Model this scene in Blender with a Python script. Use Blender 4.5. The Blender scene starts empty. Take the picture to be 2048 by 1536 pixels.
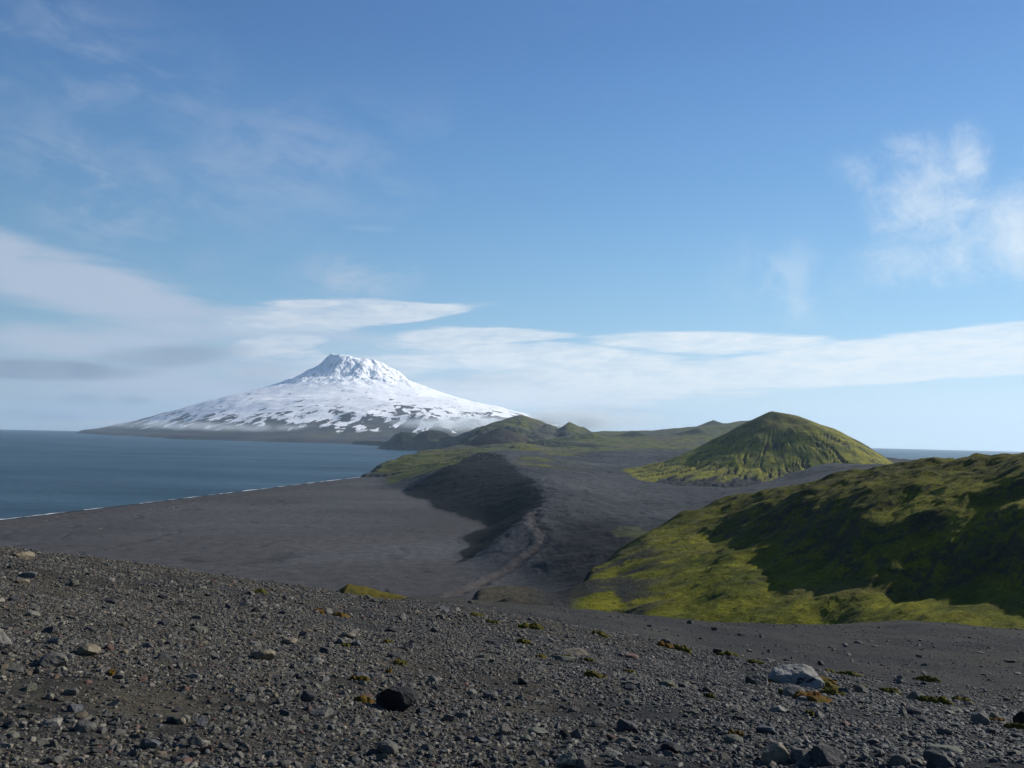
import bpy, math, random
import numpy as np
from mathutils import Vector, Matrix

# ---------------------------------------------------------------- camera, sky, sun, exposure
F = 1657.0                      # focal length in pixels of a 2048 px wide picture
PITCH = math.radians(3.42)
ROLL = math.radians(1.25)
EYE = 200.0
RE = 7.4e6                      # earth radius with refraction: far land and sea drop away

scene = bpy.context.scene
COL = scene.collection
f_ = np.array([0, math.cos(PITCH), math.sin(PITCH)])
r0 = np.array([1.0, 0, 0]); u0 = np.array([0, -math.sin(PITCH), math.cos(PITCH)])
r_ = math.cos(ROLL) * r0 + math.sin(ROLL) * u0
u_ = -math.sin(ROLL) * r0 + math.cos(ROLL) * u0
cam_data = bpy.data.cameras.new('camera')
cam = bpy.data.objects.new('camera', cam_data); COL.objects.link(cam)
cam.matrix_world = Matrix(((r_[0], u_[0], -f_[0], 0), (r_[1], u_[1], -f_[1], 0), (r_[2], u_[2], -f_[2], EYE), (0, 0, 0, 1)))
cam_data.sensor_width = 36.0
cam_data.lens = 36.0 * F / 2048.0
cam_data.clip_start = 0.1
cam_data.clip_end = 250000.0
scene.camera = cam

SUN_AZ = math.radians(62.0)     # to the right of the view direction (+Y)
SUN_EL = math.radians(27.0)
scene.view_settings.view_transform = 'Standard'
scene.view_settings.look = 'None'
scene.view_settings.exposure = 0.32
scene.view_settings.gamma = 1.0
sun_data = bpy.data.lights.new('sun', 'SUN')
sun_data.energy = 5.0; sun_data.angle = math.radians(0.5); sun_data.color = (1.0, 0.945, 0.86)
sun = bpy.data.objects.new('sun', sun_data); COL.objects.link(sun)
sdir = Vector((math.cos(SUN_EL) * math.sin(SUN_AZ), math.cos(SUN_EL) * math.cos(SUN_AZ), math.sin(SUN_EL)))
sun.rotation_euler = sdir.to_track_quat('Z', 'Y').to_euler()

def ray(px, py):
    return f_ + (px - 1024.0) / F * r_ - (py - 768.0) / F * u_

class NT:
    """small helper for node trees"""
    def __init__(s, tree): s.t = tree; s.n = tree.nodes; s.l = tree.links
    def set(s, sock, v):
        if isinstance(v, bpy.types.NodeSocket): s.l.new(v, sock)
        elif v is not None: sock.default_value = v
    def m(s, op, a, b=None, c=None, clamp=False):
        n = s.n.new('ShaderNodeMath'); n.operation = op; n.use_clamp = clamp
        for i, v in enumerate((a, b, c)):
            if v is not None: s.set(n.inputs[i], v)
        return n.outputs[0]
    def vm(s, op, a, b=None, sc=None):
        n = s.n.new('ShaderNodeVectorMath'); n.operation = op
        s.set(n.inputs[0], a)
        if b is not None: s.set(n.inputs[1], b)
        if sc is not None: s.set(n.inputs['Scale'], sc)
        return n
    def noise(s, vec, scale, detail=4, rough=0.55, dist=0.0, dims='3D'):
        n = s.n.new('ShaderNodeTexNoise'); n.noise_dimensions = dims
        s.set(n.inputs['Vector'], vec)
        n.inputs['Scale'].default_value = scale; n.inputs['Detail'].default_value = detail
        n.inputs['Roughness'].default_value = rough; n.inputs['Distortion'].default_value = dist
        return n
    def vor(s, vec, scale, feature='F1', rnd=1.0):
        n = s.n.new('ShaderNodeTexVoronoi'); n.feature = feature
        s.set(n.inputs['Vector'], vec); n.inputs['Scale'].default_value = scale
        n.inputs['Randomness'].default_value = rnd
        return n
    def smooth(s, v, a, b, to0=0.0, to1=1.0):
        n = s.n.new('ShaderNodeMapRange'); n.interpolation_type = 'SMOOTHSTEP'
        s.set(n.inputs[0], v); n.inputs[1].default_value = a; n.inputs[2].default_value = b
        n.inputs[3].default_value = to0; n.inputs[4].default_value = to1
        return n.outputs[0]
    def lin(s, v, a, b, to0=0.0, to1=1.0):
        n = s.n.new('ShaderNodeMapRange')
        s.set(n.inputs[0], v); n.inputs[1].default_value = a; n.inputs[2].default_value = b
        n.inputs[3].default_value = to0; n.inputs[4].default_value = to1
        return n.outputs[0]
    def mix(s, fac, a, b, kind='MIX'):
        n = s.n.new('ShaderNodeMix'); n.data_type = 'RGBA'; n.blend_type = kind
        s.set(n.inputs[0], fac)
        for k, v in ((6, a), (7, b)):
            if isinstance(v, tuple) and len(v) == 3: v = v + (1.0,)
            s.set(n.inputs[k], v)
        return n.outputs[2]
    def xyz(s, x, y, z):
        n = s.n.new('ShaderNodeCombineXYZ')
        for i, v in enumerate((x, y, z)): s.set(n.inputs[i], v)
        return n.outputs[0]
    def sep(s, v):
        n = s.n.new('ShaderNodeSeparateXYZ'); s.set(n.inputs[0], v); return n.outputs

world = bpy.data.worlds.new('World'); scene.world = world; world.use_nodes = True
W = NT(world.node_tree); W.n.clear()
w_out = W.n.new('ShaderNodeOutputWorld'); w_bg = W.n.new('ShaderNodeBackground')
W.l.new(w_bg.outputs[0], w_out.inputs[0]); w_bg.inputs[1].default_value = 1.0
sky = W.n.new('ShaderNodeTexSky'); sky.sky_type = 'NISHITA'; sky.sun_disc = False
sky.sun_elevation = SUN_EL; sky.sun_rotation = SUN_AZ
sky.altitude = 200; sky.air_density = 1.0; sky.dust_density = 0.1; sky.ozone_density = 1.5
# direction -> azimuth and elevation in units of 100 picture pixels (0.0604 rad), clouds live in these
tc = W.n.new('ShaderNodeTexCoord')
dx, dy, dz = W.sep(W.vm('NORMALIZE', tc.outputs['Generated']).outputs[0])
K = F / 100.0
azi = W.m('MULTIPLY', W.m('ARCTAN2', dx, dy), K)
ele = W.m('MULTIPLY', W.m('ARCSINE', dz), K)
ramp = W.n.new('ShaderNodeValToRGB'); W.l.new(W.lin(ele, -1.0, 24.0), ramp.inputs[0])
cr = ramp.color_ramp; cr.interpolation = 'B_SPLINE'
cr.elements[0].position = 0.0; cr.elements[0].color = (0.52, 0.68, 0.78, 1)
cr.elements[1].position = 1.0; cr.elements[1].color = (0.022, 0.06, 0.20, 1)
for p_, c_ in ((0.05, (0.50, 0.68, 0.80)), (0.12, (0.25, 0.52, 0.76)), (0.22, (0.125, 0.345, 0.68)), (0.34, (0.062, 0.205, 0.54)), (0.6, (0.032, 0.10, 0.32))):
    e_ = cr.elements.new(p_); e_.color = c_ + (1,)
sd = W.n.new('ShaderNodeVectorMath'); sd.operation = 'DOT_PRODUCT'
W.l.new(W.vm('NORMALIZE', tc.outputs['Generated']).outputs[0], sd.inputs[0]); sd.inputs[1].default_value = (math.sin(SUN_AZ), math.cos(SUN_AZ), 0)
skyside = W.lin(sd.outputs['Value'], -1.0, 1.0, 0.35, 1.28)
own = W.vm('SCALE', ramp.outputs[0], sc=skyside).outputs[0]
skycol = W.mix(0.2, own, W.vm('SCALE', sky.outputs[0], sc=0.1).outputs[0])
def ae(px, py):
    v = ray(px, py); v = v / np.linalg.norm(v)
    return math.atan2(v[0], v[1]) * K, math.asin(v[2]) * K
base_v = W.xyz(azi, ele, 0.0)
wn = W.noise(W.xyz(W.m('MULTIPLY', azi, 0.35), ele, 3.3), 0.55, 3, 0.5)
wx, wy, _w = W.sep(W.vm('SUBTRACT', wn.outputs['Color'], (0.5, 0.5, 0.5)).outputs[0])
def warped(ax, ay):
    return W.m('MULTIPLY_ADD', wx, ax, azi), W.m('MULTIPLY_ADD', wy, ay, ele)
streak = W.noise(W.xyz(W.m('MULTIPLY', W.m('MULTIPLY_ADD', ele, 0.5, azi), 0.16), ele, 1.7), 2.4, 6, 0.55).outputs[0]
wisp = W.noise(W.xyz(W.m('MULTIPLY', W.m('MULTIPLY_ADD', ele, -0.9, azi), 0.45), W.m('MULTIPLY_ADD', azi, 0.25, ele), 5.1), 1.1, 7, 0.62, 0.35).outputs[0]
puff = W.noise(W.xyz(azi, W.m('MULTIPLY', ele, 0.85), 9.0), 1.15, 7, 0.6, 0.25).outputs[0]
def blob(px, py, rx, ry, tilt, soft0=1.0, soft1=0.45, warp=(0.5, 0.35), taper=0.0):
    """soft ellipse: centre in the sky, radii in 100 px units, tilt in degrees (up to the right)"""
    ca, ce = ae(px, py); A, E = warped(*warp)
    t = math.radians(tilt)
    a = W.m('SUBTRACT', A, ca); e = W.m('SUBTRACT', E, ce)
    x = W.m('ADD', W.m('MULTIPLY', a, math.cos(t) / rx), W.m('MULTIPLY', e, math.sin(t) / rx))
    y = W.m('ADD', W.m('MULTIPLY', a, -math.sin(t) / ry), W.m('MULTIPLY', e, math.cos(t) / ry))
    if taper: y = W.m('DIVIDE', y, W.m('MAXIMUM', W.m('MULTIPLY_ADD', x, -taper, 1.0), 0.05))
    r = W.m('SQRT', W.m('ADD', W.m('MULTIPLY', x, x), W.m('MULTIPLY', y, y)))
    return W.smooth(r, soft1, soft0, 1.0, 0.0)
def add(*a):
    o = a[0]
    for b in a[1:]: o = W.m('ADD', o, b)
    return o
def mx(*a):
    o = a[0]
    for b in a[1:]: o = W.m('MAXIMUM', o, b)
    return o
def mul(a, b): return W.m('MULTIPLY', a, b)
st = W.smooth(streak, 0.30, 0.68)
wi = W.smooth(wisp, 0.40, 0.72)
pu = W.smooth(puff, 0.38, 0.68)
def sheet(shapes, tex, amt, t0, t1):
    e = mx(*[mul(blob(*a[:-1]), a[-1]) for a in shapes])
    e = W.m('MULTIPLY_ADD', W.m('SUBTRACT', tex, 0.5), W.m('MULTIPLY', W.smooth(e, 0.0, 0.35), amt), e)
    return W.smooth(e, t0, t1)
s2 = W.noise(W.xyz(W.m('MULTIPLY', azi, 0.13), W.m('MULTIPLY_ADD', azi, -0.03, ele), 21.0), 3.6, 7, 0.6, 0.1).outputs[0]
B = (0.35, 0.12)
band = mul(sheet([
    (715, 628, 3.5, 0.44, 6, 1.0, 0.2, B, 0.75, 1.0), (560, 690, 1.4, 0.36, 12, 1.0, 0.1, B, 0.3, 0.9),
    (960, 672, 2.7, 0.26, 1, 1.0, 0.2, B, 0.4, 1.0), (1420, 684, 3.3, 0.32, 0, 1.0, 0.2, B, 0.2, 1.05),
    (1900, 703, 5.0, 0.56, 3, 1.0, 0.35, B, -0.4, 1.5), (1060, 715, 4.6, 0.48, -1, 1.0, 0.1, B, 0.0, 1.05),
    (1620, 742, 5.0, 0.42, 4, 1.0, 0.2, B, -0.3, 1.15), (1150, 775, 6.4, 0.72, 4, 1.0, 0.1, (0.5, 0.2), 0.0, 1.05),
    (700, 735, 3.8, 0.62, 2, 1.0, 0.1, (0.5, 0.2), 0.0, 0.9)], s2, 2.0, 0.12, 0.62), 0.93)
s4 = W.noise(W.xyz(W.m('MULTIPLY', azi, 0.22), W.m('MULTIPLY_ADD', azi, -0.05, ele), 55.0), 6.5, 7, 0.62, 0.2).outputs[0]
band = mul(band, W.lin(s4, 0.32, 0.62, 0.55, 1.0))
lens = band
veil = mul(sheet([
    (-100, 500, 4.2, 1.15, -14, 1.0, 0.0, (0.5, 0.3), 0.0, 1.1), (250, 600, 5.2, 0.95, -13, 1.0, 0.0, (0.5, 0.3), 0.0, 1.1),
    (470, 650, 4.4, 0.75, -3, 1.0, 0.0, (0.4, 0.2), 0.0, 1.0), (250, 700, 5.0, 0.8, 0, 1.0, 0.0, (0.4, 0.2), 0.0, 1.0),
    (300, 772, 7.5, 0.80, 0, 1.0, 0.0, (0.4, 0.2), 0.0, 0.95), (880, 780, 5.5, 0.9, 0, 1.0, 0.0, (0.4, 0.2), 0.0, 0.95),
    (60, 830, 5.0, 0.5, 0, 1.0, 0.0, (0.4, 0.2), 0.0, 0.8)], streak, 1.9, 0.15, 1.0), 0.78)
front_az = W.smooth(W.m('ABSOLUTE', azi), 18.0, 12.0)
hazeband = mul(mul(W.smooth(ele, 1.7, -0.6), W.lin(azi, -4.0, 7.0, 0.42, 0.72)), front_az)
wisps = mx(
    mul(mul(blob(210, 410, 3.0, 1.4, -38, 1.0, 0.0), wi), 0.62),
    mul(mul(blob(710, 550, 1.8, 0.8, 0, 1.0, 0.0), wi), 0.75),
    mul(mul(blob(500, 330, 6.0, 2.2, 8, 1.0, 0.0), wi), 0.30),
    mul(mul(blob(150, 120, 5.0, 1.8, -10, 1.0, 0.0), wi), 0.30),
    mul(mul(blob(740, 457, 0.8, 0.10, 0, 1.0, 0.0, (0.1, 0.03)), W.m('ADD', wi, 0.3)), 0.35),
    mul(mul(blob(1560, 560, 1.7, 1.1, -20, 1.0, 0.0), pu), 0.3),
    mul(mul(blob(1600, 600, 1.1, 0.55, 10, 1.0, 0.0), pu), 0.4))
p2 = W.noise(W.xyz(W.m('MULTIPLY_ADD', ele, 0.5, azi), W.m('MULTIPLY_ADD', azi, -0.35, ele), 31.0), 0.95, 9, 0.63, 0.5).outputs[0]
p3 = W.noise(W.xyz(W.m('MULTIPLY_ADD', wx, 0.6, azi), W.m('MULTIPLY_ADD', wy, 0.6, ele), 41.0), 2.6, 9, 0.68, 0.7).outputs[0]
right = mul(sheet([
    (1850, 400, 1.6, 1.7, 30, 1.0, 0.0, (0.6, 0.6), 0.0, 1.0), (1720, 345, 1.1, 0.6, -25, 1.0, 0.0, (0.5, 0.5), 0.0, 0.6),
    (2060, 470, 1.9, 1.4, -10, 1.0, 0.0, (0.5, 0.5), 0.0, 1.25), (1935, 320, 0.65, 0.9, 0, 1.0, 0.0, (0.4, 0.4), 0.0, 0.9),
    (1860, 520, 2.3, 0.8, 5, 1.0, 0.0, (0.5, 0.5), 0.0, 0.75)], W.m('MULTIPLY_ADD', p3, 0.45, W.m('MULTIPLY', p2, 0.62)), 2.9, 0.05, 1.9), 0.78)
cover = W.m('MINIMUM', add(mx(band, veil), wisps, right, hazeband), 0.97)
dark = mx(
    mul(blob(70, 740, 2.4, 0.26, 2, 1.0, 0.45, (0.5, 0.12)), 1.0),
    mul(blob(340, 714, 1.9, 0.30, 7, 1.0, 0.35, (0.5, 0.15)), 0.85),
    mul(blob(170, 800, 0.55, 0.14, 0, 1.0, 0.2), 0.7), mul(blob(270, 801, 0.45, 0.12, 0, 1.0, 0.2), 0.7),
    mul(blob(110, 832, 0.7, 0.14, 0, 1.0, 0.2), 0.6), mul(blob(30, 825, 0.6, 0.10, 0, 1.0, 0.2), 0.5),
    mul(blob(520, 745, 1.6, 0.45, 0, 1.0, 0.1), 0.45),
    mul(blob(960, 760, 1.8, 0.30, 3, 1.0, 0.0), 0.3),
    mul(blob(1200, 828, 1.8, 0.22, 0, 1.0, 0.0), 0.5))
dark = mul(dark, W.lin(puff, 0.3, 0.6, 0.75, 1.0))
bright = W.smooth(azi, -6.0, 7.0)
ccol = W.mix(bright, (0.50, 0.57, 0.70), (0.84, 0.91, 0.96))
ccol = W.mix(W.m('MULTIPLY', band, 0.8), ccol, W.mix(W.smooth(azi, -7.0, 1.0), (0.66, 0.73, 0.82), (0.90, 0.94, 0.97)))
ccol = W.mix(dark, ccol, (0.24, 0.30, 0.42))
final = W.vm('SCALE', W.mix(mx(cover, mul(dark, 0.92)), skycol, ccol), sc=0.80).outputs[0]
W.l.new(final, w_bg.inputs[0])

cy = scene.cycles
cy.use_denoising = True
try: cy.denoiser = 'OPENIMAGEDENOISE'
except Exception: pass
cy.max_bounces = 5; cy.diffuse_bounces = 2; cy.glossy_bounces = 2; cy.volume_bounces = 1; cy.transparent_max_bounces = 8
cy.volume_max_steps = 64
cy.use_light_tree = False

# ---------------------------------------------------------------- numpy helpers
rng = np.random.RandomState(7)
random.seed(7)
_P = np.random.RandomState(3).permutation(4096).astype(np.int64)
_P = np.concatenate([_P, _P])
_G = np.random.RandomState(4).uniform(0, 2 * np.pi, 4096)
_GX, _GY = np.cos(_G), np.sin(_G)
def gnoise(x, y, seed=0):
    x = np.asarray(x, float) + seed * 17.37; y = np.asarray(y, float) + seed * 9.13
    xi = np.floor(x).astype(np.int64); yi = np.floor(y).astype(np.int64)
    xf = x - xi; yf = y - yi
    u = xf * xf * xf * (xf * (xf * 6 - 15) + 10); v = yf * yf * yf * (yf * (yf * 6 - 15) + 10)
    def g(ix, iy, fx, fy):
        h = _P[(_P[ix & 4095] + (iy & 4095)) & 4095]
        return _GX[h] * fx + _GY[h] * fy
    a = g(xi, yi, xf, yf); b = g(xi + 1, yi, xf - 1, yf)
    c = g(xi, yi + 1, xf, yf - 1); d = g(xi + 1, yi + 1, xf - 1, yf - 1)
    return ((a + (b - a) * u) * (1 - v) + (c + (d - c) * u) * v) * 1.5
def fbm(x, y, oct=4, seed=0, gain=0.5, lac=2.03):
    o = 0.0; a = 1.0; t = 0.0
    for i in range(oct):
        o = o + a * gnoise(x, y, seed + i); t += a
        a *= gain; x = x * lac; y = y * lac
    return o / t * 1.3
def ridged(x, y, oct=4, seed=0, gain=0.5, lac=2.03):
    o = 0.0; a = 1.0; t = 0.0
    for i in range(oct):
        o = o + a * (1 - 2 * np.abs(gnoise(x, y, seed + i))); t += a
        a *= gain; x = x * lac; y = y * lac
    return o / t
def sstep(a, b, x):
    t = np.clip((x - a) / (b - a), 0, 1); return t * t * (3 - 2 * t)
def curv(d): return d * d / (2 * RE)
def at_d(px, py, d):
    v = ray(px, py); s = d / math.hypot(v[0], v[1])
    h = EYE + v[2] * s + curv(d)
    return v[0] * s, v[1] * s, h
def at_z(px, py, h):
    v = ray(px, py); k = math.hypot(v[0], v[1]); t = v[2] / k
    # EYE + t d + d^2/2RE = h
    a = 1 / (2 * RE); disc = t * t - 4 * a * (EYE - h)
    d = (-t - math.sqrt(max(disc, 0))) / (2 * a)
    return v[0] / k * d, v[1] / k * d, h
def azpx(px, py=900):
    v = ray(px, py); return math.atan2(v[0], v[1])
def px_of(az):                    # picture column of an azimuth near the horizon
    return 1024 + F * np.tan(az) * 1.0
class RBF:
    def __init__(s, pts, kv=0.5, smooth=0.0):
        p = np.array(pts, float); s.kv = kv
        s.q = s.map(p[:, 0], p[:, 1]); n = len(p)
        D = np.linalg.norm(s.q[:, None] - s.q[None], axis=2)
        A = np.zeros((n + 3, n + 3)); A[:n, :n] = s.k(D) + smooth * np.eye(n)
        A[:n, n] = 1; A[:n, n + 1:] = s.q; A[n, :n] = 1; A[n + 1:, :n] = s.q.T
        s.w = np.linalg.lstsq(A, np.concatenate([p[:, 2], np.zeros(3)]), rcond=None)[0]
    def map(s, x, y):
        return np.stack([np.arctan2(x, y), np.log(np.hypot(x, y)) * s.kv], -1)
    def k(s, r): return -r
    def exact(s, x, y):
        q = s.map(x, y); o = np.zeros(len(q)); n = len(s.q)
        for i in range(0, len(q), 20000):
            c = q[i:i + 20000]
            D = np.sqrt(((c[:, None] - s.q[None]) ** 2).sum(2))
            o[i:i + 20000] = s.k(D) @ s.w[:n] + s.w[n] + c @ s.w[n + 1:]
        return o
    def table(s, a0, a1, d0, d1, na, nd, blur=1):
        s.A = np.linspace(a0, a1, na); s.L = np.linspace(math.log(d0), math.log(d1), nd)
        A, L = np.meshgrid(s.A, s.L, indexing='ij'); D = np.exp(L)
        t = s.exact((np.sin(A) * D).ravel(), (np.cos(A) * D).ravel()).reshape(na, nd)
        for _ in range(blur):
            p = np.pad(t, 1, mode='edge')
            t = (p[1:-1, 1:-1] * 4 + 2 * (p[:-2, 1:-1] + p[2:, 1:-1] + p[1:-1, :-2] + p[1:-1, 2:]) + p[:-2, :-2] + p[:-2, 2:] + p[2:, :-2] + p[2:, 2:]) / 16
        s.T = t; return s
    def __call__(s, x, y):
        a = (np.arctan2(x, y) - s.A[0]) / (s.A[1] - s.A[0]); l = (np.log(np.hypot(x, y) + 1e-9) - s.L[0]) / (s.L[1] - s.L[0])
        a = np.clip(a, 0, len(s.A) - 1.001); l = np.clip(l, 0, len(s.L) - 1.001)
        i = a.astype(int); j = l.astype(int); fa = a - i; fl = l - j
        return (s.T[i, j] * (1 - fa) + s.T[i + 1, j] * fa) * (1 - fl) + (s.T[i, j + 1] * (1 - fa) + s.T[i + 1, j + 1] * fa) * fl
class Columns(RBF):
    """height from profiles: one list of (py, d) or ('z', d, height) per picture column, linear in between, then smoothed"""
    def __init__(s, cols, d0, d1, nd=320, na=420, blur=3):
        s.L = np.linspace(math.log(d0), math.log(d1), nd); s.kv = 1
        D = np.exp(s.L); az = []; prof = []
        for px, lst in cols:
            pts = []
            for e in lst:
                if e[0] == 'z': pts.append((e[1], e[2])); a = math.atan((px - 1024) / F)
                else:
                    X, Y, Z = at_d(px, e[0], e[1]); pts.append((e[1], Z))
            az.append(math.atan((px - 1024) / F)); p = np.array(pts); prof.append(np.interp(D, p[:, 0], p[:, 1]))
        s.A = np.linspace(az[0], az[-1], na); prof = np.array(prof)
        t = np.array([np.interp(s.A, az, prof[:, j]) for j in range(nd)]).T
        for _ in range(blur * 3):
            p = np.pad(t, ((1, 1), (0, 0)), mode='edge'); t = (p[:-2] + 2 * p[1:-1] + p[2:]) / 4
        for _ in range(blur):
            p = np.pad(t, ((0, 0), (1, 1)), mode='edge'); t = (p[:, :-2] + 2 * p[:, 1:-1] + p[:, 2:]) / 4
        s.T = t
def polydist(x, y, pts):
    """distance to a polyline and the side of its nearest segment (positive = right of travel)"""
    best = np.full(np.shape(x), 1e18); side = np.zeros(np.shape(x)); pos = np.zeros(np.shape(x))
    for i in range(len(pts) - 1):
        ax, ay = pts[i]; bx, by = pts[i + 1]
        ex, ey = bx - ax, by - ay; L = ex * ex + ey * ey
        t = np.clip(((x - ax) * ex + (y - ay) * ey) / L, 0, 1)
        d2 = (x - ax - t * ex) ** 2 + (y - ay - t * ey) ** 2
        cr = (x - ax) * ey - (y - ay) * ex
        m = d2 < best
        best = np.where(m, d2, best); side = np.where(m, np.sign(cr), side); pos = np.where(m, i + t, pos)
    return np.sqrt(best), side, pos

def grid_mesh(name, X, Y, Z, mat, col=None, attrs=None, smooth=True, kind='structure'):
    n, m = X.shape
    co = np.stack([X, Y, Z], -1).reshape(-1, 3)
    idx = np.arange(n * m).reshape(n, m)
    q = np.stack([idx[:-1, :-1], idx[:-1, 1:], idx[1:, 1:], idx[1:, :-1]], -1).reshape(-1, 4)
    return raw_mesh(name, co, q, 4, mat, col, attrs, smooth, kind)
def raw_mesh(name, co, faces, k, mat, col=None, attrs=None, smooth=False, kind=None, parent=None):
    me = bpy.data.meshes.new(name)
    nf = len(faces)
    me.vertices.add(len(co)); me.vertices.foreach_set('co', np.ascontiguousarray(co, np.float32).ravel())
    me.loops.add(nf * k); me.loops.foreach_set('vertex_index', np.ascontiguousarray(faces, np.int32).ravel())
    me.polygons.add(nf)
    me.polygons.foreach_set('loop_start', np.arange(0, nf * k, k, dtype=np.int32))
    me.polygons.foreach_set('loop_total', np.full(nf, k, np.int32))
    me.polygons.foreach_set('use_smooth', np.full(nf, smooth, bool))
    me.update(calc_edges=True)
    if col is not None:
        c = np.ones((len(co), 4), np.float32); c[:, :3] = col.reshape(-1, 3)
        a = me.color_attributes.new('Col', 'FLOAT_COLOR', 'POINT'); a.data.foreach_set('color', c.ravel())
    for kx, v in (attrs or {}).items():
        a = me.attributes.new(kx, 'FLOAT', 'POINT'); a.data.foreach_set('value', np.ascontiguousarray(v, np.float32).ravel())
    me.materials.append(mat)
    o = bpy.data.objects.new(name, me); COL.objects.link(o)
    if kind: o['kind'] = kind
    if parent: o.parent = parent
    return o
def lerp3(a, b, t):
    return a + (b - a) * t[..., None]
def C3(*c): return np.array(c, float)

# ---------------------------------------------------------------- materials
def ground_mat(name, bump_scales, bump_dist, rough=1.0, colvar=0.35, cscale=1.0, spec=0.05):
    m = bpy.data.materials.new(name); m.use_nodes = True
    T = NT(m.node_tree); bs = T.n['Principled BSDF']
    at = T.n.new('ShaderNodeAttribute'); at.attribute_name = 'Col'
    g = T.n.new('ShaderNodeNewGeometry')
    n1 = T.noise(g.outputs['Position'], cscale, 6, 0.65).outputs[0]
    v = T.lin(n1, 0.3, 0.7, 1 - colvar, 1 + colvar)
    c = T.vm('SCALE', at.outputs['Color'], sc=v).outputs[0]
    T.l.new(c, bs.inputs['Base Color'])
    bs.inputs['Roughness'].default_value = rough
    bs.inputs['Specular IOR Level'].default_value = spec
    h = None
    for s, a in bump_scales:
        k = T.m('MULTIPLY', T.noise(g.outputs['Position'], s, 5, 0.65).outputs[0], a)
        h = k if h is None else T.m('ADD', h, k)
    b = T.n.new('ShaderNodeBump'); b.inputs['Strength'].default_value = 1.0; b.inputs['Distance'].default_value = bump_dist
    T.l.new(h, b.inputs['Height']); T.l.new(b.outputs[0], bs.inputs['Normal'])
    return m

M_far = ground_mat('mountain_rock_and_snow', [(0.004, 1.0), (0.02, 0.3)], 5.0, colvar=0.08, cscale=0.01)
M_land = ground_mat('moss_sand_and_lava', [(0.05, 1.0), (0.25, 0.35)], 2.2, colvar=0.3, cscale=0.06)
M_hill = ground_mat('moss_on_lava', [(0.25, 1.0), (1.1, 0.6), (4.0, 0.22)], 1.5, colvar=0.5, cscale=0.7)
M_near = ground_mat('gravel_bed', [(6.0, 0.6), (28.0, 0.5), (90.0, 0.2)], 0.05, colvar=0.45, cscale=14.0)

# ---------------------------------------------------------------- sea
def build_sea():
    az = np.linspace(-math.pi, math.pi, 361)
    d = np.concatenate([[1.0], np.exp(np.linspace(math.log(300), math.log(85000), 150))])
    A, D = np.meshgrid(az, d)
    m = bpy.data.materials.new('sea_water'); m.use_nodes = True
    T = NT(m.node_tree); bs = T.n['Principled BSDF']
    g = T.n.new('ShaderNodeNewGeometry')
    x, y, z = T.sep(g.outputs['Position'])
    big = T.noise(T.xyz(T.m('MULTIPLY', x, 0.00045), T.m('MULTIPLY', y, 0.0012), 0.0), 1.0, 5, 0.6).outputs[0]
    c = T.mix(T.smooth(big, 0.35, 0.7), (0.015, 0.046, 0.068), (0.030, 0.078, 0.104))
    T.l.new(c, bs.inputs['Base Color'])
    bs.inputs['Roughness'].default_value = 0.42; bs.inputs['IOR'].default_value = 1.33; bs.inputs['Specular IOR Level'].default_value = 0.3
    T.l.new(T.lin(T.noise(T.xyz(T.m('MULTIPLY', x, 0.0009), T.m('MULTIPLY', y, 0.0022), 3.0), 1.0, 6, 0.65).outputs[0], 0.3, 0.7, 0.34, 0.50), bs.inputs['Roughness'])
    w = T.noise(T.xyz(T.m('MULTIPLY', x, 0.02), T.m('MULTIPLY', y, 0.05), 0.0), 1.0, 6, 0.6).outputs[0]
    w2 = T.noise(g.outputs['Position'], 0.25, 4, 0.6).outputs[0]
    b = T.n.new('ShaderNodeBump'); b.inputs['Distance'].default_value = 9.0; b.inputs['Strength'].default_value = 1.0
    T.l.new(T.m('MULTIPLY_ADD', w2, 0.25, w), b.inputs['Height']); T.l.new(b.outputs[0], bs.inputs['Normal'])
    grid_mesh('sea', np.sin(A) * D, np.cos(A) * D, -curv(D) + 0 * A, m)
build_sea()

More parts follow.
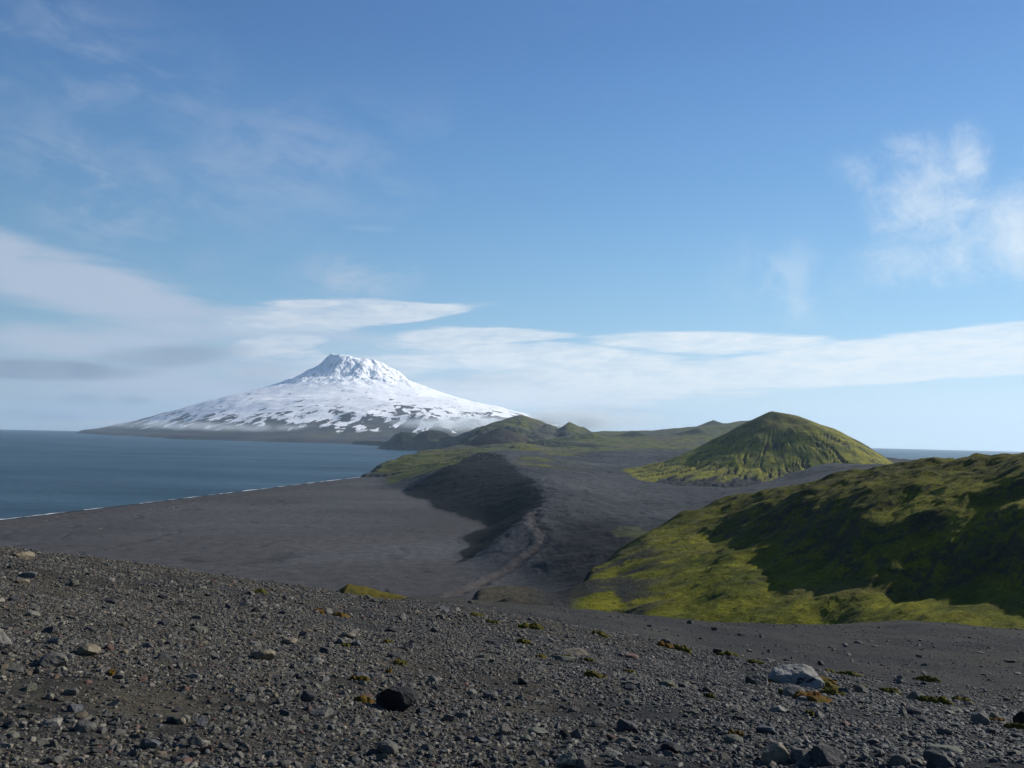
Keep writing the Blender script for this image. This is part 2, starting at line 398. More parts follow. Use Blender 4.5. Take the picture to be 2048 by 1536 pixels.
# ---------------------------------------------------------------- volcano
VC = at_d(708, 800, 22900)
def build_volcano():
    prof_r = np.array([0, 380, 500, 650, 1000, 1500, 2100, 2700, 3500, 4350, 5400, 6420, 7600, 8500, 11000, 16000.0])
    prof_h = np.array([2160, 2190, 2225, 2180, 1895, 1570, 1350, 1185, 990, 830, 580, 340, 70, -30, -200, -400.0])
    coast = []
    for px, py in ((190, 869), (270, 873), (360, 878), (430, 881), (600, 885.5), (700, 889), (790, 893)):
        x, y, _ = at_z(px, py, 0); coast.append((math.atan2(x - VC[0], y - VC[1]), math.hypot(x - VC[0], y - VC[1])))
    th = np.array([c[0] % (2 * math.pi) for c in coast]); rr = np.array([c[1] for c in coast]); o = np.argsort(th); th, rr = th[o], rr[o]
    # silhouette directions: left (270 deg) and right (90 deg)
    th = np.concatenate([[0, 1.2, 1.75, 2.3], th, [4.85, 5.4, 6.28319]])
    rr = np.concatenate([[8200, 7500, 7700, 9600], rr, [7900, 7800, 8000]])
    o = np.argsort(th); th, rr = th[o], rr[o]
    az = np.linspace(azpx(60), azpx(1420), 1150)
    d = np.concatenate([np.linspace(10200, 24500, 620), np.linspace(24600, 31000, 60)])
    A, D = np.meshgrid(az, d); X = np.sin(A) * D; Y = np.cos(A) * D
    dx = X - VC[0]; dy = Y - VC[1]; R = np.hypot(dx, dy); TH = np.arctan2(dx, dy) % (2 * math.pi)
    wob = fbm(X / 1500, Y / 1500, 3, 61) * 260 * sstep(6000, 8500, R)
    S = np.interp(TH, th, rr) / 8500.0
    tf = np.linspace(0, 2 * math.pi, 721)[:-1]; sf = np.interp(tf, th, rr) / 8500.0
    ker = np.hanning(91); ker /= ker.sum(); sf = np.convolve(np.concatenate([sf[-360:], sf, sf[:360]]), ker, 'same')[360:-360]
    S = np.interp(TH, np.append(tf, 2 * math.pi), np.append(sf, sf[0]))
    rs = (R + wob) / (1 + (S - 1) * sstep(1500, 6000, R))
    H = np.interp(rs, prof_r, prof_h)
    # higher south west (left) rim, right shoulder a little lower
    rim = np.exp(-((R - 520) / 300.0) ** 2)
    H = H + rim * (85 * np.cos(TH - math.radians(275)) - 30)
    H = H - 70 * np.exp(-((rs - 300) / 250.0) ** 2)
    steep = sstep(300, 700, R) * (1 - sstep(1300, 3000, R))
    lr = np.log(R + 300)
    # radial ribs: noise along angle, slowly changing with radius
    def rib(k, seed, kr=2.0):
        return ridged(np.sin(TH) * k + lr * kr * 0.4, np.cos(TH) * k + lr * kr * 0.25, 4, seed)
    H = H + steep * (rib(1.6, 11) - 0.3) * 45 + steep * fbm(X / 380, Y / 380, 5, 15, 0.58) * 75
    fl = sstep(1800, 3200, R) * sstep(-50, 200, H)
    H = H + fl * (fbm(X / 1900, Y / 1900, 4, 21) * 60 + (rib(5, 17) - 0.3) * 6) + fbm(X / 420, Y / 420, 3, 25) * 6 * sstep(700, 1200, R) * sstep(-10, 150, H)
    # parasitic cones
    for px, py, dd, rad, hh in ((1310 - 470, 870, 15000, 420, 120), (870, 870, 14500, 380, 110), (720, 868, 15500, 350, 70),
                                (700, 790 + 5, 20500, 420, 60), (470, 868, 14800, 450, 90), (380, 868, 15200, 500, 70),
                                (780, 878, 13200, 350, 60), (600, 878, 13600, 300, 50)):
        cx, cy, _ = at_d(px, py, dd); q = np.hypot(X - cx, Y - cy)
        H = H + hh * np.exp(-(q / rad) ** 2) - hh * 0.35 * np.exp(-(q / (rad * 0.3)) ** 2)
    # low coast with a bluff
    H = np.where(H > 0, H + 28 * sstep(0, 30, H), H * 3)
    cliff = sstep(5600, 7400, R) * sstep(math.radians(225), math.radians(250), TH)
    H = np.where(H > 10, H + 45 * cliff * sstep(5, 60, H), H)
    Z = H - curv(D)
    # cover
    gx = np.gradient(H, axis=1) / (D * (az[1] - az[0])); gy = np.gradient(H, axis=0) / np.gradient(D, axis=0)
    slope = np.hypot(gx, gy)
    hs = H + 260 * fbm(X / 900, Y / 900, 5, 31, 0.6) + 430 * fbm(np.sin(TH) * 14 + lr * 0.6, np.cos(TH) * 14 + lr * 0.6, 5, 35, 0.6)
    hs = hs + 150 * fbm(X / 260, Y / 260, 4, 39, 0.65) + 70 * gx / 0.2
    hs = hs - 120 * sstep(math.radians(225), math.radians(255), TH)
    line = 520.0
    snow = sstep(line - 16, line + 16, hs)
    # loose patches in hollows lower down
    lap = fbm(X / 330, Y / 800, 4, 43, 0.6)
    th0 = 0.26 - 0.26 * sstep(150, 520, H)
    lp = lap + 0.3 * fbm(X / 1400, Y / 1400, 2, 47) + 0.2 * fbm(X / 150, Y / 300, 3, 48)
    pt = sstep(0.0, 0.05, lp - th0) * sstep(150, 230, H)
    hole = sstep(0.0, 0.05, fbm((X + 0.3 * dy) / 560, Y / 520, 5, 49, 0.6) + 0.14 * fbm(X / 150, Y / 300, 3, 46) - 0.02 - 0.55 * sstep(380, 950, H))
    snow = np.maximum(snow * (1 - hole), pt) * sstep(60, 140, H)
    # dark crags around the summit
    crag = sstep(0.42, 0.50, fbm(np.sin(TH) * 20, R / 170, 4, 51, 0.65) + 0.18 * sstep(0.5, 0.8, slope)) * sstep(550, 800, R) * (1 - sstep(2000, 2700, R))
    tin = sstep(0.44, 0.5, fbm(X / 140, Y / 420, 4, 53, 0.6)) * 0.6 * sstep(2400, 3200, R)
    snow = snow * (1 - crag * 0.85) * (1 - tin)
    rock = lerp3(C3(.060, .060, .070), C3(.088, .084, .078), sstep(-0.3, 0.4, fbm(X / 700, Y / 700, 4, 57)))
    rock = lerp3(rock, C3(.075, .080, .050), sstep(420, 150, H) * sstep(-0.1, 0.3, fbm(X / 500, Y / 900, 4, 58)) * 0.5)
    col = lerp3(rock, C3(.93, .935, .94), snow)
    grid_mesh('snow_mountain', X, Y, Z, M_far, col)
build_volcano()

# ---------------------------------------------------------------- near ground (scree slope the camera stands on)
Z = 'z'
N0 = (Z, 0.4, 198.42)
_near = Columns([
    (-4500, [N0, (Z, 4, 198.3), (Z, 20, 197.0), (Z, 60, 190), (Z, 330, 120)]),
    (-900, [N0, (1536, 4.0), (1080, 24), (Z, 45, 190), (Z, 90, 168), (Z, 330, 90)]),
    (0, [N0, (1536, 4.2), (1087, 26), (Z, 45, 190), (Z, 90, 165), (Z, 330, 80)]),
    (350, [N0, (1536, 4.2), (1129, 26), (Z, 45, 189), (Z, 90, 165), (Z, 330, 80)]),
    (700, [N0, (1536, 4.2), (1181, 26), (Z, 45, 187.5), (Z, 90, 170), (Z, 330, 80)]),
    (820, [N0, (1536, 4.2), (1196, 26), (1194, 45), (1192, 88), (Z, 130, 167), (Z, 330, 80)]),
    (900, [N0, (1536, 4.2), (1206, 26), (1200, 45), (1196, 90), (Z, 130, 165), (Z, 330, 80)]),
    (1024, [N0, (1536, 4.2), (1232, 24), (1225, 38), (1206, 90), (Z, 130, 155), (Z, 330, 80)]),
    (1240, [N0, (1536, 4.3), (1274, 22), (1267, 33), (1240, 55), (1224, 88), (Z, 130, 155), (Z, 330, 85)]),
    (1400, [N0, (1536, 4.4), (1313, 21), (1305, 33), (1268, 52), (1241, 85), (Z, 130, 152), (Z, 330, 88)]),
    (1640, [N0, (1536, 4.5), (1352, 19), (1344, 30), (1290, 50), (1245, 80), (Z, 130, 150), (Z, 330, 92)]),
    (1850, [N0, (1536, 4.5), (1395, 16), (1387, 26), (1300, 48), (1238, 78), (Z, 130, 148), (Z, 330, 95)]),
    (2048, [N0, (1536, 4.6), (1432, 14), (1423, 24), (1340, 38), (1292, 50), (1254, 75), (Z, 130, 146), (Z, 330, 95)]),
    (2700, [N0, (1536, 4.9), (1520, 12), (1500, 24), (1330, 60), (1290, 72), (Z, 130, 146), (Z, 330, 100)]),
    (5500, [N0, (Z, 5, 197.0), (Z, 20, 190), (Z, 60, 175), (Z, 330, 110)])], 0.5, 400)
MD = at_d(697, 1164, 62)
def h_near(x, y):
    x = np.asarray(x, float); y = np.asarray(y, float); d = np.hypot(x, y)
    h = _near(x, y)
    h = h + fbm(x / 2.6, y / 2.6, 4, 70) * 0.10 * sstep(2, 6, d) + fbm(x / 9, y / 9, 3, 75) * 0.12 * sstep(8, 20, d) + fbm(x / 0.5, y / 0.5, 3, 78) * 0.018
    h = h + sstep(28, 45, d) * (fbm(x / 6, y / 6, 4, 79) * 0.10)
    # mossy spur behind the left edge
    ax, ay = MD[0], MD[1]
    sx = x - ax; sy = y - ay
    ridge = MD[2] - np.where(sx > 0, sx * 0.235, -sx * 0.75) - np.abs(sy) * 0.35 + fbm(x / 2.2, y / 2.2, 4, 80) * 0.22
    return np.where((d > 40) & (d < 90) & (ridge > h), ridge, h)
def ray_near(px, py):
    v = ray(px, py); k = math.hypot(v[0], v[1])
    t = np.exp(np.linspace(math.log(2.5), math.log(130), 1500))
    x = v[0] / k * t; y = v[1] / k * t; z = EYE + v[2] / k * t
    h = h_near(x, y); i = np.argmax(z < h)
    if not (z < h).any(): return None
    return x[i], y[i], h[i], t[i]

def moss_near(x, y):
    """where moss grows between the stones"""
    d = np.hypot(x, y)
    n = fbm(x / 1.7, y / 1.7, 4, 90, 0.6)
    return n
def build_near():
    az = np.linspace(math.radians(-60), math.radians(60), 1300)
    d = np.exp(np.linspace(math.log(1.0), math.log(330), 760))
    A, D = np.meshgrid(az, d); X = np.sin(A) * D; Y = np.cos(A) * D
    H = h_near(X, Y)
    g1 = fbm(X / 0.9, Y / 0.9, 4, 92); g2 = fbm(X / 7, Y / 7, 3, 95)
    col = lerp3(C3(.040, .038, .033), C3(.068, .060, .045), sstep(-0.3, 0.4, g1))
    col = lerp3(col, C3(.036, .037, .037), sstep(-0.2, 0.3, g2 + 0.5 * sstep(-0.1, 0.35, A)))
    far = sstep(26, 36, D)
    c2 = lerp3(C3(.030, .031, .032), C3(.047, .045, .040), sstep(-0.3, 0.4, fbm(X / 5, Y / 14, 4, 97)))
    col = lerp3(col, c2, far * 0.9)
    c3 = sstep(math.radians(4), math.radians(-6), A) * sstep(38, 60, D)
    col = lerp3(col, C3(.055, .050, .032), c3 * 0.8)
    sx = X - MD[0]; sy = Y - MD[1]
    ridge = MD[2] - np.where(sx > 0, sx * 0.235, -sx * 0.75) - np.abs(sy) * 0.35
    ms = sstep(-0.3, 0.15, ridge - _near(X, Y)) * (D > 40) * (D < 90)
    mc = lerp3(C3(.105, .088, .018), C3(.055, .050, .016), sstep(-.3, .4, fbm(X / .8, Y / .8, 4, 99)))
    col = lerp3(col, mc, ms)
    grid_mesh('scree_slope', X, Y, H - curv(D), M_near, col)
build_near()

# ---------------------------------------------------------------- middle distance
COAST = [at_z(-1500, 1215, 0)[:2], at_z(-300, 1077, 0)[:2], at_z(0, 1040, 0)[:2], at_z(250, 1011, 0)[:2], at_z(500, 981, 0)[:2], at_z(742, 952, 0)[:2],
         at_d(745, 950, 4150)[:2], at_d(805, 930, 5000)[:2], at_d(868, 915, 6200)[:2], at_d(905, 905, 7300)[:2], at_d(893, 900, 7900)[:2],
         at_d(895, 900, 8600)[:2], at_d(762, 893, 9300)[:2], at_d(758, 893, 9900)[:2], at_d(820, 893, 10400)[:2], at_d(700, 890, 12600)[:2],
         at_d(800, 880, 16000)[:2], at_d(1560, 880, 16000)[:2], at_d(1660, 880, 10000)[:2], at_d(1690, 890, 6500)[:2], at_d(1790, 900, 4600)[:2],
         at_d(1800, 900, 4000)[:2], at_d(2150, 900, 3700)[:2], at_d(3500, 900, 3500)[:2]]
def mid_points():
    P = []
    for a in [(0, 1100), (-300, 1120), (-500, 1300), (200, 1055), (400, 1150), (400, 1020), (600, 1000), (600, 1100), (800, 1190), (800, 1040), (800, 1100), (880, 1140), (200, 1300), (600, 1300)]:
        P.append(at_z(a[0], a[1], 5))
    for px, py, z in ((700, 972, 5), (765, 966, 6), (815, 983, 5), (860, 1000, 5), (915, 1025, 6), (965, 1040, 7), (990, 1052, 7), (955, 1090, 7), (930, 1115, 6),
                      (1030, 935, 94), (1062, 955, 88), (1080, 972, 80), (1086, 1000, 69), (1060, 1024, 58), (1020, 1056, 40), (980, 1090, 24), (950, 1120, 10),
                      (1250, 1000, 58), (1350, 980, 56), (1420, 982, 55), (1300, 966, 56), (1480, 975, 55), (1150, 1060, 48), (1200, 1060, 52), (1120, 1120, 30), (1130, 1170, 20), (1050, 1150, 11), (1000, 1165, 7),
                      (1150, 960, 78), (1180, 930, 84), (1250, 930, 78), (1150, 1010, 66),
                      (800, 938, 32), (830, 932, 42), (870, 922, 62), (900, 930, 74), (780, 950, 16), (760, 956, 8),
                      (870, 947, 62), (845, 962, 38), (900, 930, 90), (1100, 915, 86), (1300, 1010, 60)):
        P.append(at_z(px, py, z))
    for a in ((935, 914, 3900), (985, 911, 3900), (1010, 918, 3600), (948, 900, 4600), (1000, 902, 4700), (1100, 905, 4900), (1300, 902, 5000), (1200, 903, 5000),
              (930, 893, 6300), (1000, 892, 6600), (1150, 888, 6600), (1300, 886, 6800), (1450, 884, 6800),
              (1100, 870, 9000), (1200, 863, 9600), (1300, 863, 9600), (1400, 853, 9300), (1500, 841, 8800), (1560, 836, 8800),
              (1650, 925, 2600), (1780, 930, 2600), (1560, 965, 2500), (1400, 930, 3600), (1700, 915, 3700), (1900, 935, 2000)):
        P.append(at_d(*a))
    for px, d, z in ((1200, 12000, 150), (1500, 12000, 200), (900, 12000, 60), (2048, 1500, 140), (2048, 700, 120), (1500, 600, 75), (1200, 600, 60), (1000, 500, 60),
                     (800, 500, 30), (500, 500, 20), (0, 500, 20), (1600, 1200, 90), (1450, 1500, 70), (2048, 3000, 90), (1800, 3000, 70), (2700, 1500, 130), (800, 9600, 110), (870, 9400, 110)):
        a = math.atan((px - 1024) / F); P.append((math.sin(a) * d, math.cos(a) * d, z))
    return P
_mid = RBF(mid_points(), 0.5).table(-0.75, 0.75, 300, 16000, 520, 460, 3)
CONE = at_d(1545, 822, 3150)
def cone_h(x, y):
    dx = x - CONE[0]; dy = y - CONE[1]
    # rotate so +y looks away from the camera
    a0 = math.atan2(CONE[0], CONE[1]); lx = dx * math.cos(a0) - dy * math.sin(a0); ly = dx * math.sin(a0) + dy * math.cos(a0)
    r = np.hypot(lx, ly); th = np.arctan2(lx, -ly)          # 0 = facing camera, + = right
    L = np.interp(r, [0, 12, 40, 86, 180, 275, 390, 480, 570, 680, 900], [0, 3, 17, 40, 92, 145, 195, 217, 234, 254, 268])
    Rr = np.interp(r, [0, 14, 60, 105, 200, 295, 370, 430, 520, 620, 900], [0, 3, 10, 22, 58, 106, 154, 193, 240, 256, 268])
    Fr = np.interp(r, [0, 50, 100, 200, 300, 400, 500, 560, 640, 900], [0, 8, 30, 84, 136, 186, 228, 246, 258, 268])
    w = np.sin(th)
    wr = sstep(-0.1, 0.9, w)
    drop = L * (1 - wr) + Rr * wr
    # gullies: bands in angle, branching downhill
    gr = ridged(th * 8 + 0.55 * fbm(x / 130, y / 130, 4, 101), r / 900, 4, 103, 0.55)
    g2 = ridged(th * 21 + 0.8 * fbm(x / 80, y / 80, 4, 105), r / 420, 3, 107, 0.6)
    amp = sstep(60, 320, r) * (1 - sstep(560, 700, r) * 0.8)
    on = 0.15 + 0.85 * sstep(-0.3, 0.3, fbm(x / 110, y / 110, 3, 108))
    cut = (sstep(0.58, 0.85, gr) * 11 + sstep(0.55, 0.85, g2) * 6.5) * on
    scar = np.exp(-((lx - 62) / 42.0) ** 2 - ((ly + 85) / 45.0) ** 2) * 16
    h = CONE[2] - drop - cut * amp - scar + fbm(x / 60, y / 60, 4, 109) * 4 * sstep(30, 120, r)
    cut = cut + scar * 0.6  # shadow patch of the hollow, painted through the bare-ground mask
    return h, r, th, cut * amp, lx, ly
HILLS = [  # px, dist, py of top, left/right/near/far radius (m), flank power, ruggedness
    (938, 7400, 849, 150, 420, 420, 600, 2.0, 0.7),
    (1000, 6500, 856, 340, 430, 480, 520, 1.15, 0.3),
    (1042, 8700, 830, 850, 760, 1500, 1500, 1.05, 0.8),
    (1093, 8300, 847, 260, 300, 900, 700, 0.95, 0.8),
    (1138, 8400, 844, 300, 560, 1100, 1000, 0.95, 0.8),
    (1040, 5700, 884, 420, 300, 600, 550, 1.0, 0.7),
    (1085, 6100, 879, 240, 900, 400, 550, 1.1, 0.8),
    (1180, 7400, 866, 700, 600, 350, 1100, 1.0, 0.9),
    (1395, 7600, 857, 700, 420, 330, 1900, 1.0, 0.8),
    (1270, 7600, 863, 600, 500, 330, 1300, 1.0, 0.9),
    (1427, 8900, 840, 95, 110, 120, 120, 0.9, 0.2),
    (1450, 8850, 846, 80, 110, 120, 120, 1.0, 0.2),
    (800, 9500, 864, 260, 360, 330, 500, 2.4, 1.0),
    (862, 9250, 860, 240, 380, 330, 500, 1.8, 1.0),
    (905, 8900, 872, 260, 380, 500, 500, 1.5, 1.0),
    (880, 15000, 861, 900, 600, 500, 900, 1.1, 1.0),
    (1066, 8500, 838, 200, 240, 700, 500, 1.0, 0.6),
    (1165, 8300, 853, 200, 300, 600, 500, 1.0, 0.7),
    (975, 8000, 853, 260, 260, 500, 500, 1.0, 0.8),
]
SC0 = at_d(962, 905, 3800)
def h_mid(x, y):
    d = np.hypot(x, y)
    h = np.maximum(_mid(x, y), 3.5)
    cd, side, pos = polydist(x, y, COAST)
    s = cd * side
    beach = 1 - sstep(4.6, 5.2, pos)
    flat = sstep(14, 30, h)
    h = h + flat * (fbm(x / 220, y / 220, 5, 121, 0.55) * 13 * sstep(900, 5000, d) + fbm(x / 60, y / 60, 4, 125) * 3.0 + (ridged(x / 30, y / 80, 3, 128)) * 1.0) + fbm(x / 90, y / 60, 4, 129) * 0.5
    rg = np.exp(-((x - SC0[0]) / 210.0) ** 2 - ((y - SC0[1]) / 420.0) ** 2) * flat
    h = h + rg * (15 * fbm(x / 60, y / 80, 5, 131, 0.65) + 9 * ridged(x / 38, y / 60, 4, 134))
    hill_id = np.zeros(np.shape(x))
    for i, (px, dd, py, rl, rr, rn, rf, pw, rug) in enumerate(HILLS):
        cx, cy, cz = at_d(px, py, dd)
        a0 = math.atan2(cx, cy); R2 = 2.2 * max(rl, rr, rn, rf)
        sel = (np.abs(x - cx) < R2) & (np.abs(y - cy) < R2)
        xs = x[sel]; ys = y[sel]
        if not len(xs): continue
        dx = xs - cx; dy = ys - cy
        lx = dx * math.cos(a0) - dy * math.sin(a0); ly = dx * math.sin(a0) + dy * math.cos(a0)
        q = np.hypot(lx / np.where(lx < 0, rl, rr), ly / np.where(ly < 0, rn, rf))
        q = q * (1 + 0.25 * rug * fbm(xs / 260, ys / 260, 3, 140 + i))
        base = 60.0 if px > 930 else 0.0
        if i in (10, 11): base = cz - 45
        top = cz - base
        t0 = 0.05
        hh = cz - top * (np.sqrt(q ** 2 + t0 * t0) - t0) ** pw + rug * fbm(xs / 110, ys / 110, 4, 150 + i) * 8 * np.minimum(q * 3, 1)
        hh = hh + rug * 26 * (ridged(np.arctan2(lx, ly) * 2.2 + 0.5 * fbm(xs / 300, ys / 300, 3, 180), q * 1.2, 4, 170 + i)) * sstep(0.1, 0.6, q) + rug * 16 * fbm(xs / 170, ys / 170, 4, 185) * sstep(0.15, 0.5, q)
        hs_ = h[sel]; kk = 12.0; e = np.clip(0.5 + 0.5 * (hh - hs_) / kk, 0, 1)
        m = hh > hs_
        h[sel] = hs_ * (1 - e) + hh * e + kk * e * (1 - e)
        hid_ = hill_id[sel]; hill_id[sel] = np.where(m, i + 1, hid_)
    cr = np.full(np.shape(x), 1e6); cth = np.zeros(np.shape(x)); cut = np.zeros(np.shape(x))
    sel = np.hypot(x - CONE[0], y - CONE[1]) < 900
    if sel.any():
        ch, r1, t1, c1, _a, _b = cone_h(x[sel], y[sel]); hs_ = h[sel]
        m = ch > hs_; h[sel] = np.maximum(ch, hs_); cr[sel] = r1; cth[sel] = t1; cut[sel] = c1
        hid_ = hill_id[sel]; hill_id[sel] = np.where(m, 50, hid_)
    # shore
    k = np.where(beach > 0.5, 0.035, 0.9)
    wob = fbm(x / 150, y / 150, 3, 190) * 40 * (1 - beach)
    lim = np.where(beach > 0.5, s * 0.035 + np.maximum(s - 160, 0) * 0.6, (s + wob) * 0.9)
    h = np.minimum(h, lim + 0.2)
    h = np.maximum(h, -40)
    return h, hill_id, s, pos, cr, cth, cut
TRACK = [at_z(1068, 1015, 66)[:2], at_z(1068, 1035, 60)[:2], at_z(1090, 1055, 52)[:2], at_z(1085, 1072, 46)[:2], at_z(1055, 1095, 36)[:2], at_z(1025, 1120, 24)[:2], at_z(985, 1152, 10)[:2], at_z(950, 1175, 5)[:2], at_z(900, 1195, 5)[:2]]
def build_mid():
    az = np.linspace(azpx(-200), azpx(2250), 1250)
    d = np.exp(np.linspace(math.log(330), math.log(15500), 1200))
    A, D = np.meshgrid(az, d); X = np.sin(A) * D; Y = np.cos(A) * D
    H, hid, S, POS, CR, CTH, CUT = h_mid(X, Y)
    dr = sstep(0.80, 0.97, ridged((X + 0.35 * Y) / 170 + 0.3 * fbm(X / 200, Y / 200, 3, 251), (Y - 0.2 * X) / 420, 2, 253)) * sstep(3.0, 4.5, H) * (1 - sstep(130, 160, H)) 
    H = H - dr * 1.2
    td, ts, tp = polydist(X, Y, TRACK)
    tw = fbm(X / 30, Y / 30, 3, 200) * 8
    H = H - 1.6 * np.exp(-((td + tw) / 7.0) ** 2) + 1.0 * np.exp(-((td + tw - 16) / 7.0) ** 2)
    gx = np.gradient(H, axis=1) / (D * (az[1] - az[0])); gy = np.gradient(H, axis=0) / np.gradient(D, axis=0)
    slope = np.hypot(gx, gy)
    n1 = fbm(X / 300, Y / 500, 5, 210, 0.6); n2 = fbm(X / 70, Y / 70, 5, 215, 0.6); n3 = fbm(X / 500, Y / 130, 5, 218, 0.55)
    PX = 1024 + F * np.tan(A)
    # sand and lava
    sand = lerp3(C3(.038, .040, .044), C3(.060, .061, .065), sstep(-0.5, 0.6, fbm(X / 420, Y / 300, 5, 218, 0.5)))
    sand = lerp3(sand, C3(.082, .085, .088), sstep(0.0, 0.6, fbm(X / 700 + Y / 1400, Y / 420 - X / 900, 4, 221, 0.45)) * 0.5)
    sand = lerp3(sand, C3(.022, .023, .025), sstep(0.34, 0.5, fbm(X / 16, Y / 45, 4, 223, 0.6) + 0.25 * n1) * (H > 9) * 0.8)
    plain = (H < 9)
    warm = lerp3(C3(.055, .053, .053), C3(.078, .075, .075), sstep(-0.6, 0.7, fbm(X / 700, Y / 420, 4, 226, 0.42)))
    warm = lerp3(warm, C3(.086, .087, .090), sstep(0.05, 0.6, fbm(X / 800 + Y / 900, Y / 300 - X / 700, 4, 228, 0.45)) * 0.6)
    col = lerp3(sand, warm, sstep(12, 6, H))
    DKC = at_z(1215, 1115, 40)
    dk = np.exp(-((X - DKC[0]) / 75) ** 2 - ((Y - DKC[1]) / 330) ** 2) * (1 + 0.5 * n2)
    col = lerp3(col, C3(.012, .013, .014), np.clip(dk * 1.3, 0, 0.9))  # shade beside the right hill painted into the sand colour
    sandbeach = plain & (S < 130) & (POS < 5)
    col = np.where(sandbeach[..., None], lerp3(col, C3(.058, .052, .050), np.full(X.shape, .6)), col)
    # drainage channels
    col = col * (1 - 0.32 * dr * (H < 120))[..., None]
    # track
    tb = np.exp(-((td + tw) / 10.0) ** 2)
    col = lerp3(col, C3(.078, .060, .050), tb * 0.55)
    # green cover
    green = lerp3(C3(.110, .112, .020), C3(.040, .050, .014), sstep(-0.35, 0.4, n2))
    green = lerp3(green, C3(.12, .105, .045), sstep(0.05, 0.5, n1) * 0.6)
    g = np.zeros(X.shape)
    g = np.maximum(g, sstep(4600, 5300, D + 500 * n1) * (H > 8))
    left = sstep(1000, 930, PX + 40 * n1) * sstep(2850, 3050, D + 200 * n1) * sstep(8, 14, H)
    g = np.maximum(g, left * sstep(-0.45, 0.0, n2 + 0.3))
    strip = np.exp(-((PX - 1090) / 60) ** 2) * sstep(2600, 2900, D) * (1 - sstep(3600, 4200, D)) * sstep(-0.05, 0.15, n3)
    g = np.maximum(g, strip)
    for px_, py_, z_, rx_, ry_ in ((1262, 1068, 52, 30, 75), (1075, 914, 100, 90, 260), (1130, 908, 95, 120, 240)):
        q_ = at_z(px_, py_, z_); g = np.maximum(g, sstep(0.35, 0.55, np.exp(-((X - q_[0]) / rx_) ** 2 - ((Y - q_[1]) / ry_) ** 2) + 0.40 * fbm(X / 18, Y / 50, 4, 238, 0.6)))
    # bare dark faces
    bare = sstep(0.42, 0.62, slope + 0.22 * n2)
    g = g * (1 - 0.8 * bare)
    g = g * (1 - 0.55 * sstep(0.1, 0.4, fbm(X / 600, Y / 900, 5, 230)))
    green = lerp3(green, C3(.085, .075, .048), sstep(0.0, 0.35, fbm(X / 260, Y / 420, 4, 236)) * sstep(4500, 5500, D) * 0.8)
    green = green * (1 - 0.45 * sstep(-0.1, 0.3, fbm(X / 130, Y / 260, 4, 237)) * left)[..., None]
    col = lerp3(col, green, g)
    col = lerp3(col, C3(.034, .036, .038), bare * (H > 20) * 0.9)
    # the reddish ash cone and the far headland
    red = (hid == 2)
    rc = lerp3(C3(.022, .018, .017) + 0 * col, C3(.040, .029, .026), sstep(0.02, 0.25, -gx + 0.1 * n2))  # left side darkened, its shade painted into the ash colour
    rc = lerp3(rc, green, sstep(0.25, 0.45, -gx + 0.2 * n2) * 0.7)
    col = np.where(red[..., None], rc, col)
    crag = (hid == 1)
    col = np.where(crag[..., None], lerp3(green * 0.9, C3(.022, .024, .022), sstep(0.40, 0.60, slope + 0.15 * n2)), col)
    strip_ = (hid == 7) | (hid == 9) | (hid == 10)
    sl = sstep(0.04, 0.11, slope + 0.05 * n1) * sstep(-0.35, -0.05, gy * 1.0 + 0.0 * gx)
    col = np.where(strip_[..., None], lerp3(col, C3(.020, .026, .018), sl * 0.85), col)  # near sides of these hills darkened: painted shade
    headl = (hid >= 13) & (hid <= 15)
    col = np.where(headl[..., None], lerp3(C3(.016, .019, .020) + 0 * col, C3(.03, .034, .02) + 0 * col, sstep(0, .4, n2)), col)
    # lava face below the plateau edge, shade and cast shadow painted in black
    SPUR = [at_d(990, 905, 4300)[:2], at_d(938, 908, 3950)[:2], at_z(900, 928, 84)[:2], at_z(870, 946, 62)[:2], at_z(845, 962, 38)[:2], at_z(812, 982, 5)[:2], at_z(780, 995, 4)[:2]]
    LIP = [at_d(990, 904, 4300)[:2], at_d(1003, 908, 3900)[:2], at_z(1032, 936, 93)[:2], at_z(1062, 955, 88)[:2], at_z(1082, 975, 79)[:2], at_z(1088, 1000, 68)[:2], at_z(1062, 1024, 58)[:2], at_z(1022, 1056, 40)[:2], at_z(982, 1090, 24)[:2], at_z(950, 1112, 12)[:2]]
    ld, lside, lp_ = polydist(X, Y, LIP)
    scarp_shade = sstep(-6, 6, ld * lside + 22 * fbm(X / 25, Y / 60, 4, 233)) * sstep(4.9, 6.2, H + 1.6 * fbm(X / 30, Y / 110, 5, 234, 0.6)) * (PX > 770) * (PX < 1110) * (D < 4250) * sstep(1180, 1290, D)
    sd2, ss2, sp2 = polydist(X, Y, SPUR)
    scarp_shade = scarp_shade * sstep(-8, 8, -sd2 * ss2 + 30 * fbm(X / 30, Y / 80, 4, 239))
    col = lerp3(col, C3(.006, .007, .008), scarp_shade * 0.96)
    # big moss covered cone
    cone = (hid == 50)
    cg = lerp3(C3(.215, .200, .026), C3(.115, .120, .028), sstep(-0.3, 0.4, fbm(X / 45, Y / 45, 5, 240)))
    cg = lerp3(cg, C3(.10, .090, .045), sstep(0.55, 0.1, CR / 520.0) * 0.6)
    bg = sstep(2.0, 3.8, CUT + 1.5 * n2) * sstep(40, 150, CR)
    low = sstep(500, 575, CR + 110 * fbm(CTH * 16, CR / 400, 3, 245)) * (CTH > -0.6)
    bg = np.maximum(bg, low)
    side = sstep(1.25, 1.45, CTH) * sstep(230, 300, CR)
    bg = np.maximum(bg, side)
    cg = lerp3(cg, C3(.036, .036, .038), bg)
    col = np.where(cone[..., None], cg, col)
    # small light flotsam strip tone, wet sand at the water
    wet = sandbeach & (S < 14)
    col = np.where(wet[..., None], C3(.028, .027, .028), col)
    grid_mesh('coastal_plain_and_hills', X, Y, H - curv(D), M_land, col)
build_mid()

